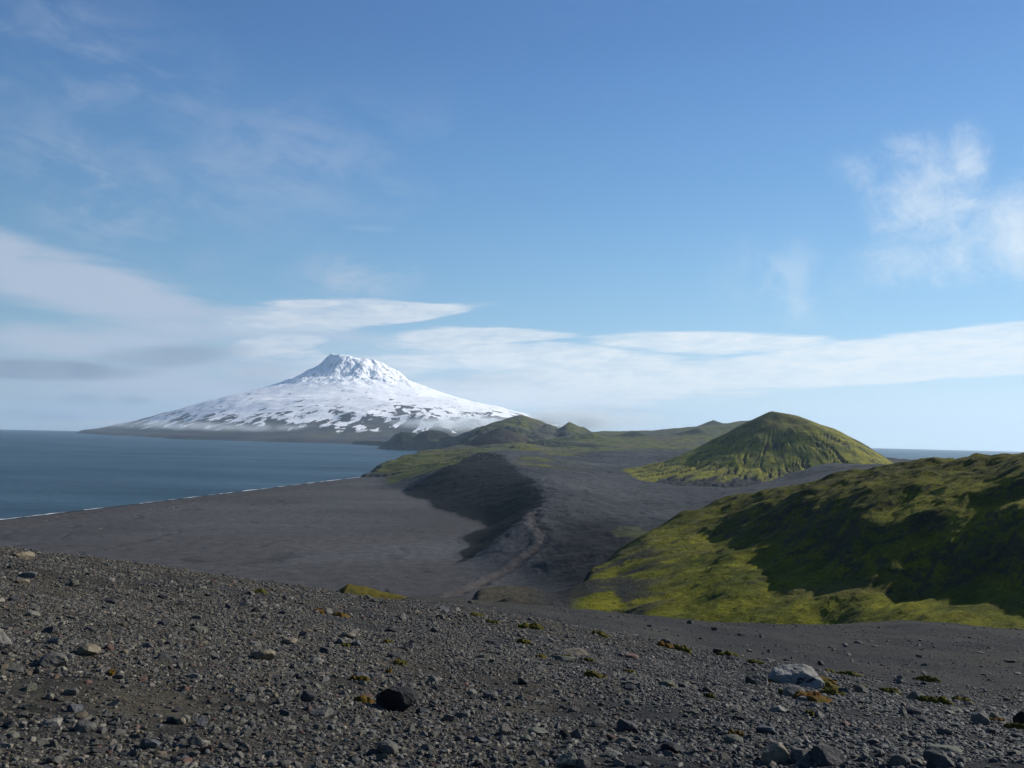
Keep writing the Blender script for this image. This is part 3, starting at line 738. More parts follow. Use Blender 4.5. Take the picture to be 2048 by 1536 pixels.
# ---------------------------------------------------------------- green hill on the right
_hill = Columns([
    (860, [(Z, 280, 50), (Z, 600, -5), (Z, 900, -20), (Z, 1500, -20)]),
    (960, [(Z, 280, 62), (1198, 460), (1182, 560), (Z, 690, 20), (Z, 900, -15), (Z, 1500, -20)]),
    (1030, [(Z, 280, 64), (1206, 430), (1174, 560), (Z, 700, 30), (Z, 900, -10), (Z, 1500, -15)]),
    (1085, [(Z, 280, 66), (1210, 430), (1180, 550), (Z, 690, 35), (Z, 900, 0), (Z, 1500, -5)]),
    (1120, [(Z, 280, 68), (1212, 440), (1192, 530), (Z, 660, 45), (Z, 900, 6), (Z, 1500, -5)]),
    (1150, [(Z, 280, 70), (1206, 470), (1184, 540), (Z, 640, 60), (Z, 900, 10), (Z, 1600, -5)]),
    (1185, [(Z, 280, 74), (1212, 470), (1165, 550), (1142, 600), (Z, 720, 75), (Z, 1000, 20), (Z, 1600, -5)]),
    (1240, [(Z, 280, 80), (1226, 465), (1150, 580), (1107, 650), (Z, 800, 90), (Z, 1100, 30), (Z, 1600, 0)]),
    (1300, [(Z, 280, 86), (1234, 440), (1150, 560), (1066, 700), (Z, 860, 98), (Z, 1200, 40), (Z, 1600, 0)]),
    (1370, [(Z, 300, 92), (1240, 430), (1150, 540), (1070, 690), (1028, 758), (Z, 950, 102), (Z, 1600, 10)]),
    (1440, [(Z, 300, 96), (1244, 425), (1160, 500), (1078, 662), (1022, 755), (998, 822), (Z, 1000, 108), (Z, 1600, 20)]),
    (1540, [(Z, 290, 102), (1249, 415), (1200, 470), (1092, 575), (1012, 668), (980, 800), (Z, 1100, 110), (Z, 1600, 30)]),
    (1640, [(Z, 290, 106), (1246, 420), (1190, 470), (1060, 550), (988, 640), (962, 780), (Z, 1200, 110), (Z, 1600, 40)]),
    (1720, [(Z, 280, 108), (1243, 400), (1188, 450), (1040, 525), (970, 610), (944, 740), (Z, 1200, 115), (Z, 1600, 50)]),
    (1850, [(Z, 270, 112), (1243, 380), (1192, 440), (1050, 498), (956, 570), (921, 690), (Z, 1200, 120), (Z, 1600, 60)]),
    (2048, [(Z, 260, 116), (1255, 360), (1208, 412), (1060, 468), (943, 540), (902, 650), (Z, 1100, 140), (Z, 1600, 70)]),
    (2420, [(Z, 250, 120), (1265, 330), (1210, 380), (1020, 440), (905, 490), (872, 590), (Z, 1100, 150), (Z, 1600, 80)])], 270, 1600)
def build_hill():
    az = np.linspace(azpx(870), azpx(2420), 1350)
    d = np.exp(np.linspace(math.log(300), math.log(1450), 1100))
    A, D = np.meshgrid(az, d); X = np.sin(A) * D; Y = np.cos(A) * D
    H = _hill(X, Y)
    PX = 1024 + F * np.tan(A)
    # ribs running down to the left front, hummocks
    u = X * 0.80 + Y * 0.60; v = -X * 0.60 + Y * 0.80
    H = H + fbm(u / 120, v / 38, 4, 301, 0.55) * 4.0 + fbm(X / 26, Y / 26, 5, 305, 0.6) * 1.1 + ridged(u / 75, v / 16, 4, 309, 0.5) * 1.7
    H = H + fbm(X / 62, Y / 52, 4, 311, 0.5) * 5.6 * sstep(1280, 1500, PX) * sstep(400, 460, D)
    n1 = fbm(X / 40, Y / 40, 5, 320, 0.6); n2 = fbm(X / 9, Y / 9, 4, 325, 0.6)
    g = lerp3(C3(.150, .148, .013), C3(.070, .080, .012), sstep(-0.35, 0.4, n1))
    g = g * (1 - 0.30 * sstep(470, 640, D) * sstep(118, 140, H))[..., None] * (1 - 0.25 * sstep(0, .5, fbm(u / 90, v / 24, 4, 334)))[..., None]  # upper slope and streaks darkened: shade painted into the moss
    g = lerp3(g, C3(.11, .10, .035), sstep(0.1, 0.5, fbm(X / 70, Y / 70, 4, 330)) * 0.6)
    g = lerp3(g, C3(.15, .125, .06), sstep(0.0, 0.4, n2) * sstep(560, 650, D) * 0.45)
    gx = np.gradient(H, axis=1) / (D * (az[1] - az[0])); gy = np.gradient(H, axis=0) / np.gradient(D, axis=0)
    slope = np.hypot(gx, gy)
    bare = sstep(0.60, 0.85, slope + 0.3 * n2)
    g = lerp3(g, C3(.035, .035, .034), bare * 0.75)
    # black sand around the left foot
    ed = sstep(1178, 1140, PX + 14 * n1)
    gully = sstep(0.62, 0.8, ridged(u / 200 + 0.3 * n1, v / 70, 3, 340, 0.5))
    blk = lerp3(C3(.030, .031, .033), C3(.075, .066, .045), sstep(1120, 1040, PX + 20 * n1) * 0.8)
    g = lerp3(g, blk, np.maximum(ed, gully * sstep(1420, 1250, PX) * 0.9))
    grid_mesh('mossy_hill', X, Y, H - curv(D), M_hill, g)
build_hill()


# ---- OBJECTS START
import bmesh
def ico(sub):
    bm = bmesh.new(); bmesh.ops.create_icosphere(bm, subdivisions=sub, radius=1.0)
    v = np.array([x.co[:] for x in bm.verts]); f = np.array([[w.index for w in x.verts] for x in bm.faces]); bm.free()
    return v, f
ICO = {k: ico(k) for k in (1, 2, 3, 4, 5)}
def n3(p, s, seed):
    return (fbm(p[:, 0] * s + p[:, 2] * s * 0.7, p[:, 1] * s - p[:, 2] * s * 0.6, 3, seed) + fbm(p[:, 2] * s, p[:, 0] * s + p[:, 1] * s * 0.5, 3, seed + 5)) * 0.5
def rock_shape(seed, sub, cuts=8, cmin=0.45, cmax=0.85, rough=0.05):
    r = np.random.RandomState(seed); v, f = ICO[sub]; v = v.copy()
    for _ in range(cuts):
        n = r.normal(size=3); n /= np.linalg.norm(n); c = r.uniform(cmin, cmax)
        t = v @ n; v = v - np.outer(np.maximum(t - c, 0), n)
    if sub >= 3:
        nn = v / np.linalg.norm(v, axis=1)[:, None]
        v = v + nn * (n3(v, 1.6, seed % 50) * rough * 2 + n3(v, 5.0, seed % 50 + 7) * rough + n3(v, 14.0, seed % 50 + 9) * rough * 0.35)[:, None]
    v = v - (v.max(0) + v.min(0)) / 2; v = v / ((v.max(0) - v.min(0)) / 2)
    return v, f
def rock_mat(name, base, alt, patch=None, pscale=6.0, pth=0.62, rough=0.85):
    m = bpy.data.materials.new(name); m.use_nodes = True
    T = NT(m.node_tree); bs = T.n['Principled BSDF']; tcn = T.n.new('ShaderNodeTexCoord'); p = tcn.outputs['Object']
    n1 = T.noise(p, 9.0, 6, 0.7).outputs[0]; n2 = T.noise(p, 45.0, 5, 0.7).outputs[0]
    c = T.mix(T.smooth(n1, 0.35, 0.68), base, alt)
    c = T.mix(1.0, c, T.xyz(T.lin(n2, .3, .7, .72, 1.28), T.lin(n2, .3, .7, .72, 1.28), T.lin(n2, .3, .7, .72, 1.28)), 'MULTIPLY')
    if patch: c = T.mix(T.smooth(T.noise(p, pscale, 5, 0.65, 0.4).outputs[0], pth, pth + 0.05), c, patch)
    T.l.new(c, bs.inputs['Base Color']); bs.inputs['Roughness'].default_value = rough; bs.inputs['Specular IOR Level'].default_value = 0.3
    b = T.n.new('ShaderNodeBump'); b.inputs['Distance'].default_value = 0.02; b.inputs['Strength'].default_value = 0.8
    T.l.new(T.m('ADD', n1, T.m('MULTIPLY', n2, 0.4)), b.inputs['Height']); T.l.new(b.outputs[0], bs.inputs['Normal'])
    return m
RM = {
    'black': rock_mat('black_lava_rock', (.008, .008, .009), (.018, .018, .018)),
    'dark': rock_mat('dark_basalt_rock', (.028, .028, .029), (.052, .050, .048)),
    'grey': rock_mat('grey_basalt_rock', (.060, .057, .050), (.105, .098, .084)),
    'blue': rock_mat('blue_grey_rock', (.048, .051, .055), (.082, .085, .088)),
    'tan': rock_mat('tan_weathered_rock', (.115, .094, .062), (.165, .138, .095)),
    'pale': rock_mat('pale_weathered_rock', (.105, .098, .082), (.16, .15, .128)),
    'olive': rock_mat('olive_lichen_rock', (.065, .068, .050), (.11, .11, .08)),
    'red': rock_mat('red_scoria_rock', (.095, .050, .040), (.14, .085, .065)),
    'lichen': rock_mat('lichen_covered_boulder', (.16, .152, .132), (.25, .24, .215), (.025, .025, .027), 3.2, 0.57)}
def tagit(o, label, cat, group=None):
    o['label'] = label; o['category'] = cat
    if group: o['group'] = group
PLACED = []
def place_rock(px, py, w, h, mat, label, seed, sub=4, cuts=9, name='rock', cat='rock', group=None, depth=0.8, sink=0.35, tilt=0.0, yaw=0.0, rough=0.045, cmin=0.45, cmax=0.85):
    """w, h are the rock's size in the photograph; it is built at its real size where it lies"""
    hit = ray_near(px, py + h * 0.35)
    if hit is None: return None
    x, y, z, t = hit
    W_ = w * t / F * 0.9; H_ = h * t / F * 0.85
    v, f = rock_shape(seed, sub, cuts, cmin, cmax, rough)
    sc = np.array([W_ / 2, W_ / 2 * depth, H_ / 2 * (1 + sink)])
    # a tall look on a slope seen from above: part of the height is depth
    v = v * sc
    o = raw_mesh(name, v, f, 3, RM[mat] if isinstance(mat, str) else mat, smooth=False)
    o.location = (x, y, float(h_near(x, y)) + H_ / 2 * (1 - sink) * 0.9)
    o.rotation_euler = (0, tilt, -math.atan2(x, y) + yaw)
    tagit(o, label, cat, group)
    PLACED.append((x, y, W_ * 0.5))
    return o
# the rocks one can pick out, left to right
for i, a in enumerate([
    (795, 1400, 96, 58, 'black', 'large black lava rock, darkest rock of the foreground slope'),
    (1592, 1355, 112, 44, 'lichen', 'big pale boulder with dark spots and orange moss at its foot'),
    (1598, 1386, 66, 26, 'pale', 'smaller pale stone half covered by moss in front of the big boulder'),
    (1513, 1362, 46, 22, 'grey', 'low grey stone just left of the big pale boulder'),
    (526, 1310, 50, 24, 'tan', 'tan wedge shaped rock alone in the middle of the left slope'),
    (177, 1301, 44, 20, 'tan', 'flat topped tan block with a square right end'),
    (105, 1323, 52, 26, 'grey', 'grey rock with a shaded left face below the flat topped tan block'),
    (-6, 1283, 52, 42, 'pale', 'pale rock cut off by the left edge of the picture'),
    (1150, 1305, 66, 13, 'tan', 'upper brownish slab of the two flat slabs on the slope'),
    (1128, 1316, 60, 11, 'olive', 'lower slab of the two flat slabs, with moss on it'),
    (1550, 1508, 58, 38, 'tan', 'pointed rock with a tan right face at the bottom edge'),
    (1654, 1513, 72, 34, 'dark', 'long dark rock sloping right at the bottom edge'),
    (1604, 1511, 48, 26, 'grey', 'grey rock between the pointed tan rock and the long dark rock'),
    (1254, 1452, 44, 24, 'dark', 'dark pyramid shaped rock in the lower middle'),
    (1838, 1394, 46, 24, 'pale', 'pale grey rock with moss on its right side on the right slope'),
    (1962, 1438, 34, 28, 'pale', 'upright white stone near the right edge'),
    (2046, 1440, 34, 36, 'black', 'dark rock cut off by the right edge of the picture'),
    (1888, 1500, 62, 16, 'olive', 'thin greenish slab low on the right'),
    (1880, 1523, 62, 26, 'dark', 'dark flat rock under the thin greenish slab'),
    (1798, 1524, 44, 26, 'grey', 'rounded grey rock left of the dark flat rock at the bottom right'),
    (774, 1496, 46, 28, 'grey', 'oval grey rock in the lower middle with a black shadow'),
    (643, 1425, 52, 16, 'grey', 'low grey slab below left of the large black rock'),
    (1333, 1368, 38, 14, 'olive', 'olive stone with a mossy right end in the middle of the slope'),
    (1368, 1372, 26, 12, 'dark', 'dark stone right of the olive stone'),
    (511, 1220, 24, 12, 'black', 'small black rock high on the left slope'),
    (617, 1394, 34, 26, 'dark', 'dark blue stone left of the large black rock'),
    (345, 1441, 26, 16, 'black', 'black stone with a tan stone against it'),
    (360, 1443, 22, 15, 'tan', 'small tan stone against a black stone'),
    (402, 1446, 26, 18, 'blue', 'blue grey stone right of the small tan stone'),
    (150, 1417, 30, 16, 'blue', 'blue grey stone on the lower left slope'),
    (105, 1445, 36, 14, 'pale', 'pale flat stone near the bottom left'),
    (170, 1454, 40, 22, 'grey', 'broad grey rock near the bottom left'),
    (345, 1444 - 0 + 0, 0, 0, None, ''),
    (300, 1488, 38, 20, 'blue', 'bluish rock at the bottom left with a light top'),
    (392, 1482, 34, 26, 'grey', 'tall grey rock with a black shadow on its left'),
    (344, 1440 + 5, 0, 0, None, ''),
    (1076, 1465, 46, 16, 'olive', 'olive grey slab left of the two round rocks'),
    (1050, 1478, 34, 18, 'olive', 'green grey stone below the olive grey slab'),
    (1128, 1470, 34, 24, 'black', 'round black rock beside a round grey rock'),
    (1152, 1469, 30, 24, 'grey', 'round grey rock beside a round black rock'),
    (1196, 1446, 32, 16, 'grey', 'grey rock left of the dark pyramid shaped rock'),
    (1135, 1520, 56, 24, 'olive', 'broad olive rock at the bottom middle'),
    (1166, 1525, 34, 28, 'grey', 'grey rock on the right end of the broad olive rock'),
    (1345, 1496, 50, 20, 'black', 'black rock low in the middle with a ragged top'),
    (1226, 1508, 40, 13, 'pale', 'pale oval stone at the bottom middle'),
    (1466, 1481, 42, 18, 'olive', 'olive rock with a yellow mossy stone above it'),
    (1532, 1462, 42, 18, 'blue', 'blue grey rock in the lower right with a sharp top'),
    (1556, 1418, 36, 12, 'pale', 'pale flat stone below the mossy boulder'),
    (1825, 1424, 36, 16, 'dark', 'dark sloping rock right of the narrow pale stone'),
    (1806, 1424, 16, 18, 'pale', 'narrow pale stone standing left of the dark sloping rock'),
    (1331, 1284, 26, 14, 'dark', 'dark block with a tan patch of moss below it'),
    (1436, 1303, 22, 11, 'black', 'small black rock at the crest of the near slope'),
    (1465, 1316, 24, 9, 'dark', 'second small dark rock at the crest, lying lower right of the black one'),
    (42, 1112, 46, 14, 'tan', 'brownish slab on the skyline at the far left'),
    (140, 1098, 22, 12, 'tan', 'tan stone standing on the skyline of the left slope'),
    (888, 1218, 26, 12, 'blue', 'blue grey stone on the crest at the middle'),
    (804, 1236, 18, 16, 'pale', 'pale upright stone below the crest in the middle'),
    (880, 1234, 22, 10, 'grey', 'grey stone just below the blue grey crest stone'),
    (696, 1270, 32, 13, 'tan', 'light tan stone on the upper middle slope'),
    (713, 1288, 22, 16, 'blue', 'bluish round stone below the light tan stone'),
    (632, 1321, 34, 10, 'pale', 'narrow pale stone on the middle slope'),
    (580, 1282, 34, 11, 'tan', 'flat tan stone right of the tan wedge shaped rock'),
    (657, 1224, 18, 12, 'pale', 'pale stone among orange moss high on the slope'),
    (721, 1353, 42, 13, 'blue', 'blue grey slab with orange moss along its lower edge'),
    (55, 1152, 34, 12, 'grey', 'rounded grey stone high on the far left'),
    (44, 1163, 26, 8, 'tan', 'thin tan stone under the rounded grey stone'),
    (980, 1390, 34, 18, 'grey', 'grey stone in the middle of the slope right of the black rock'),
    (1010, 1462, 30, 24, 'grey', 'tall grey stone low in the middle'),
    (960, 1480, 30, 16, 'blue', 'bluish stone at the bottom left of the tall grey stone'),
    (925, 1430, 34, 16, 'grey', 'flat grey stone below right of the large black rock'),
    (846, 1424, 34, 12, 'dark', 'dark flat stone at the right foot of the large black rock'),
    (1770, 1238, 22, 5, 'dark', 'left one of the dark rocks on the far gravel skyline'),
    (1835, 1238, 26, 6, 'dark', 'middle one of the dark rocks on the far gravel skyline'),
    (1916, 1240, 32, 9, 'dark', 'largest dark rock on the far gravel skyline'),
    (1962, 1243, 16, 6, 'dark', 'dark rock just right of the largest one on the far gravel skyline'),
    (2004, 1247, 16, 6, 'dark', 'rightmost dark rock on the far gravel skyline'),
    (1483, 1269, 18, 7, 'pale', 'pale stone on the far gravel slope'),
    (1428, 1258, 14, 8, 'dark', 'small dark stone on the far gravel slope'),
    (1380, 1245, 14, 8, 'dark', 'dark stone near the edge of the far gravel slope'),
    (1716, 1285, 18, 6, 'pale', 'pale flat stone on the right gravel slope'),
    (1642, 1327, 14, 10, 'dark', 'dark upright stone behind the big pale boulder')]):
    if not a[4]: continue
    px, py, w, h, mat, lab = a
    place_rock(px, py, w, h, mat, lab, 500 + i, sub=5 if w > 90 else 4 if w > 40 else 3, cuts=7 if w > 90 else 9,
               cmin=0.6 if mat == 'lichen' else 0.45, rough=0.06 if w > 60 else 0.04)
# loose stones one can count: five shapes copied, each copy an object of its own
CLS = [('grey', 'grey angular stone lying loose on the scree slope', 'loose grey stones on the scree'),
       ('pale', 'pale angular stone lying loose on the scree slope', 'loose pale stones on the scree'),
       ('dark', 'dark angular stone lying loose on the scree slope', 'loose dark stones on the scree'),
       ('olive', 'olive brown angular stone lying loose on the scree slope', 'loose olive stones on the scree'),
       ('red', 'reddish angular stone lying loose on the scree slope', 'loose reddish stones on the scree')]
protos = {}
rs = np.random.RandomState(21)
n_loose = 0
while n_loose < 205:
    px = rs.uniform(0, 2048); py = 1110 + 420 * rs.uniform() ** 0.8
    hit = ray_near(px, py)
    if hit is None or hit[3] > 55: continue
    x, y, z, t = hit
    k = rs.choice(5, p=[.40, .17, .24, .15, .04]); c, lab, grp = CLS[k]; q = rs.randint(6)
    w = rs.uniform(17, 30) * (1.0 if t < 15 else 0.55) * t / F
    if any((x - a[0]) ** 2 + (y - a[1]) ** 2 < (a[2] + w) ** 2 for a in PLACED): continue
    PLACED.append((x, y, w * 0.6))
    if (c, q) not in protos:
        v, f = rock_shape(900 + k * 10 + q, 3, 10, 0.4, 0.8, 0.04)
        v[:, 2] *= 0.62
        o = raw_mesh('loose_stone', v * 0.5, f, 3, RM[c], smooth=False); protos[(c, q)] = o
    else:
        o = protos[(c, q)].copy(); COL.objects.link(o)
    tagit(o, lab, 'stone', grp)
    s1 = w * np.array([1.0, rs.uniform(.6, .95), rs.uniform(.7, 1.1)])
    o.scale = s1; o.location = (x, y, float(h_near(x, y)) + s1[2] * 0.12)
    o.rotation_euler = (rs.uniform(-.3, .3), rs.uniform(-.3, .3), rs.uniform(0, 6.28)); n_loose += 1

# the rest of the scree: far too many stones to count
def build_scree():
    r = np.random.RandomState(5)
    A_, B_, S_ = [], [], []
    def sample(n, d0, d1, a0, a1, s0, s1, pw):
        a = r.uniform(a0, a1, n); d = np.sqrt(r.uniform(d0 * d0, d1 * d1, n)); s = s0 * (1 - r.uniform(0, 1, n) * (1 - (s0 / s1) ** pw)) ** (-1 / pw)
        return a, d, s
    sets = []
    L = math.radians(37.5)
    sets.append((2, sample(11000, 3.2, 8.5, -L, L, 0.028, 0.07, 2.4)))
    sets.append((1, sample(62000, 3.2, 9.0, -L, L, 0.012, 0.038, 1.7)))
    sets.append((1, sample(30000, 8.5, 14, -L, L, 0.026, 0.085, 2.4)))
    sets.append((1, sample(66000, 9.0, 15, -L, L, 0.017, 0.04, 1.8)))
    sets.append((1, sample(72000, 14, 29, -L, L, 0.030, 0.13, 2.5)))
    sets.append((1, sample(26000, 29, 95, -0.06, L, 0.045, 0.28, 2.9)))
    pal = np.array([(.085, .084, .078), (.125, .122, .112), (.055, .056, .058), (.20, .195, .175), (.125, .105, .075), (.080, .088, .098), (.10, .056, .045), (.095, .10, .078), (.035, .036, .038)])
    pr = np.array([.27, .20, .16, .075, .10, .07, .025, .05, .05])
    shapes = {1: [rock_shape(40 + i, 1, 3, 0.6, 0.95)[0] for i in range(24)], 2: [rock_shape(80 + i, 2, 9, 0.42, 0.8)[0] for i in range(24)]}
    VV, FF, CC = [], [], []; off = 0
    for sub, (a, d, s) in sets:
        x = np.sin(a) * d; y = np.cos(a) * d; n = len(x)
        far = d > 29
        keep = ~(far & (fbm(x / 7, y / 10, 3, 411) < 0.02) & (r.uniform(size=n) < 0.75))
        keep &= ~((d < 29) & (fbm(x / 1.4, y / 1.4, 3, 414) > 0.33) & (r.uniform(size=n) < 0.8))
        keep &= ~(far & (np.hypot(x - MD[0] - 4, y - MD[1]) < 12))
        # keep the crest side of the smooth gravel clear
        for (qx, qy, qr) in PLACED[:80]:
            keep &= ((x - qx) ** 2 + (y - qy) ** 2) > (qr * 0.75) ** 2
        x, y, s, d, a = x[keep], y[keep], s[keep], d[keep], a[keep]; n = len(x)
        z = h_near(x, y) - curv(d)
        ci = r.choice(9, n, p=pr / pr.sum())
        c = pal[ci] * r.uniform(0.45, 0.85, n)[:, None]
        t = sstep(-0.25, 0.45, a)[:, None]
        c = c * (C3(1.06, .98, .84) * (1 - t) + C3(.80, .80, .77) * t)
        v0, f0 = ICO[sub]; nv = len(v0); nf = len(f0)
        base = np.array(shapes[sub])[r.randint(24, size=n)] * 0.5
        base = base + (r.normal(size=base.shape) * (0.05 if sub == 1 else 0.015))
        sc = np.stack([s * r.uniform(.8, 1.35, n), s * r.uniform(.6, 1.0, n), s * r.uniform(.35, .85, n)], -1)
        v = base * sc[:, None, :]
        # tilt then turn
        tx = r.uniform(-.55, .55, n); cz, sz = np.cos(tx)[:, None], np.sin(tx)[:, None]
        v = np.stack([v[..., 0], v[..., 1] * cz - v[..., 2] * sz, v[..., 1] * sz + v[..., 2] * cz], -1)
        ty = r.uniform(0, 6.28, n); cz, sz = np.cos(ty)[:, None], np.sin(ty)[:, None]
        v = np.stack([v[..., 0] * cz - v[..., 1] * sz, v[..., 0] * sz + v[..., 1] * cz, v[..., 2]], -1)
        v += np.stack([x, y, z + sc[:, 2] * r.uniform(-.12, .22, n)], -1)[:, None, :]
        VV.append(v.reshape(-1, 3)); CC.append(np.repeat(c, nv, 0))
        FF.append((f0[None] + (np.arange(n) * nv)[:, None, None] + off).reshape(-1, 3)); off += n * nv
    m = bpy.data.materials.new('scree_stone'); m.use_nodes = True
    T = NT(m.node_tree); bs = T.n['Principled BSDF']; at = T.n.new('ShaderNodeAttribute'); at.attribute_name = 'Col'
    g = T.n.new('ShaderNodeNewGeometry'); nn = T.noise(g.outputs['Position'], 60.0, 4, 0.7).outputs[0]
    T.l.new(T.vm('SCALE', at.outputs['Color'], sc=T.lin(nn, .3, .7, .75, 1.25)).outputs[0], bs.inputs['Base Color'])
    bs.inputs['Roughness'].default_value = 0.8; bs.inputs['Specular IOR Level'].default_value = 0.35
    raw_mesh('scree_gravel', np.concatenate(VV), np.concatenate(FF), 3, m, np.concatenate(CC), kind='stuff')
build_scree()

# moss cushions
def moss_mat(name, c1, c2, c3):
    m = bpy.data.materials.new(name); m.use_nodes = True
    T = NT(m.node_tree); bs = T.n['Principled BSDF']; g = T.n.new('ShaderNodeNewGeometry'); p = g.outputs['Position']
    n1 = T.noise(p, 7.0, 5, 0.65).outputs[0]; n2 = T.noise(p, 60.0, 4, 0.7).outputs[0]
    c = T.mix(T.smooth(n1, 0.4, 0.6), c1, c2); c = T.mix(T.smooth(n2, 0.5, 0.75), c, c3)
    T.l.new(c, bs.inputs['Base Color']); bs.inputs['Roughness'].default_value = 0.95; bs.inputs['Specular IOR Level'].default_value = 0.1
    b = T.n.new('ShaderNodeBump'); b.inputs['Distance'].default_value = 0.03; T.l.new(n2, b.inputs['Height']); T.l.new(b.outputs[0], bs.inputs['Normal'])
    return m
MM = {'y': moss_mat('yellow_green_moss', (.11, .092, .014), (.075, .070, .013), (.035, .033, .012)),
      'o': moss_mat('orange_moss', (.15, .068, .014), (.11, .078, .014), (.045, .028, .012))}
def moss(px, py, w, h, kind, label, seed, group=None):
    hit = ray_near(px, py)
    if hit is None: return
    x, y, z, t = hit
    w *= 1.05; h *= 1.15
    rx = w * t / F / 2; grz = max(0.10, (EYE - z) / t + 0.12)
    ry = min(max(h * t / F / 2 / grz, rx * 0.5), rx * 2.2)
    n = 26; rr = np.linspace(0, 1, 13); th = np.linspace(0, 2 * np.pi, 40, endpoint=False)
    R_, T_ = np.meshgrid(rr, th, indexing='ij')
    edge = 1 + 0.35 * fbm(np.cos(T_) * 1.5 + seed, np.sin(T_) * 1.5, 3, seed % 40)
    a0 = -math.atan2(x, y)
    lx = R_ * np.cos(T_) * rx * edge; ly = R_ * np.sin(T_) * ry * edge
    X = x + lx * math.cos(a0) - ly * math.sin(a0); Y = y + lx * math.sin(a0) + ly * math.cos(a0)
    top = min(rx, 0.35) * 0.50 * np.sqrt(np.clip(1 - R_ ** 2, 0, 1)) * (0.65 + 0.6 * fbm(X * 9, Y * 9, 3, seed % 31 + 3)) + 0.02 * fbm(X * 40, Y * 40, 2, 9)
    Zz = h_near(X, Y) + np.where(R_ >= 0.99, -0.05, top + 0.012)
    co = np.stack([X - x, Y - y, Zz - z], -1).reshape(-1, 3)
    idx = np.arange(13 * 40).reshape(13, 40); j = np.roll(idx, -1, axis=1)
    q = np.stack([idx[:-1], idx[1:], j[1:], j[:-1]], -1).reshape(-1, 4)
    o = raw_mesh('moss_cushion', co, q, 4, MM[kind], smooth=True); o.location = (x, y, z)
    tagit(o, label, 'moss', group)
ML = [
    (1600, 1360, 110, 12, 'o', 'orange moss along the left foot of the big pale boulder'), (1640, 1378, 70, 22, 'y', 'yellow green moss between the big boulder and the small pale stone'),
    (1625, 1402, 66, 26, 'o', 'orange and green moss tongue below the small pale stone'), (1665, 1390, 44, 12, 'y', 'yellow moss streak to the right of the big pale boulder'),
    (1535, 1364, 24, 10, 'o', 'orange moss tuft between the low grey stone and the big boulder'), (1580, 1391, 40, 6, 'y', 'thin yellow moss line below the small pale stone'),
    (1700, 1352, 40, 8, 'y', 'yellow moss patch on the crest right of the big boulder'), (1720, 1376, 26, 10, 'y', 'green moss clump below the crest patch right of the boulder'),
    (1662, 1345, 20, 6, 'y', 'small moss tuft behind the right end of the big boulder'), (1785, 1389, 44, 8, 'y', 'flat moss patch left of the pale grey rock'),
    (1868, 1408, 60, 8, 'y', 'long yellow moss streak under the pale grey rock'), (1925, 1404, 36, 9, 'y', 'moss clump between the pale grey rock and the white stone'),
    (1985, 1444, 36, 9, 'o', 'orange moss beside the upright white stone'), (2035, 1460, 44, 12, 'y', 'yellow moss under the dark rock at the right edge'),
    (1957, 1427, 16, 6, 'y', 'small moss tuft above the upright white stone'), (1855, 1350 + 12, 40, 5, 'y', 'thin moss line on the right crest'),
    (1470, 1473, 30, 14, 'o', 'orange yellow moss cushion in the lower right above an olive rock'), (1620, 1430, 18, 7, 'y', 'small moss spot below the mossy boulder group'),
    (720, 1361, 36, 7, 'o', 'orange moss along the blue grey slab'), (778, 1346, 14, 7, 'o', 'small orange moss tuft right of the blue grey slab'), (800, 1328, 24, 8, 'y', 'yellow moss tuft above the large black rock'),
    (728, 1405, 40, 12, 'o', 'brown orange moss at the left foot of the large black rock'), (640, 1225, 26, 9, 'o', 'orange moss left of the pale stone high on the slope'), (682, 1233, 32, 10, 'o', 'orange moss right of the pale stone high on the slope'),
    (776, 1286, 20, 6, 'y', 'small moss patch in the middle of the upper slope'), (692, 1293, 16, 6, 'y', 'moss spot beside the bluish round stone'), (955, 1234, 34, 9, 'y', 'yellow moss bank on the crest in the middle'),
    (985, 1246, 26, 5, 'y', 'narrow yellow moss line under the crest in the middle'), (223, 1350, 12, 9, 'o', 'bright orange moss spot on the left slope'), (520, 1186, 26, 6, 'y', 'yellow moss patch near the top of the left slope'),
    (1135, 1318, 26, 10, 'y', 'moss on the lower of the two flat slabs'), (1083, 1316, 22, 8, 'y', 'moss tuft left of the two flat slabs'), (1048, 1287, 30, 6, 'y', 'moss streak upper left of the two flat slabs'), (1180, 1323, 22, 6, 'y', 'moss tuft right of the two flat slabs'),
    (1330, 1293, 34, 9, 'o', 'orange moss under the dark block on the crest'), (1365, 1301, 40, 6, 'y', 'yellow moss line right of the dark block on the crest'), (1190, 1356, 44, 7, 'y', 'olive moss streak in the middle of the slope'),
    (1343, 1375, 16, 6, 'y', 'moss at the right end of the olive stone'), (1258, 1345, 22, 6, 'y', 'moss spot between the slabs and the olive stone'), (1455, 1312, 40, 6, 'y', 'moss line on the crest beside the small black rocks'),
    (1420, 1395, 18, 6, 'y', 'small moss spot right of the dark stone'), (1060, 1258, 50, 6, 'y', 'olive moss band along the crest'), (1200, 1272, 36, 6, 'y', 'olive moss band on the crest right of the middle'),
    (335, 1130, 26, 6, 'y', 'moss patch on the skyline of the left slope'), (1510, 1327, 30, 5, 'y', 'thin moss line left of the big pale boulder'), (330, 1138, 0, 0, None, '')]
for i, a in enumerate(ML):
    if a[4]: moss(*a, 600 + i)

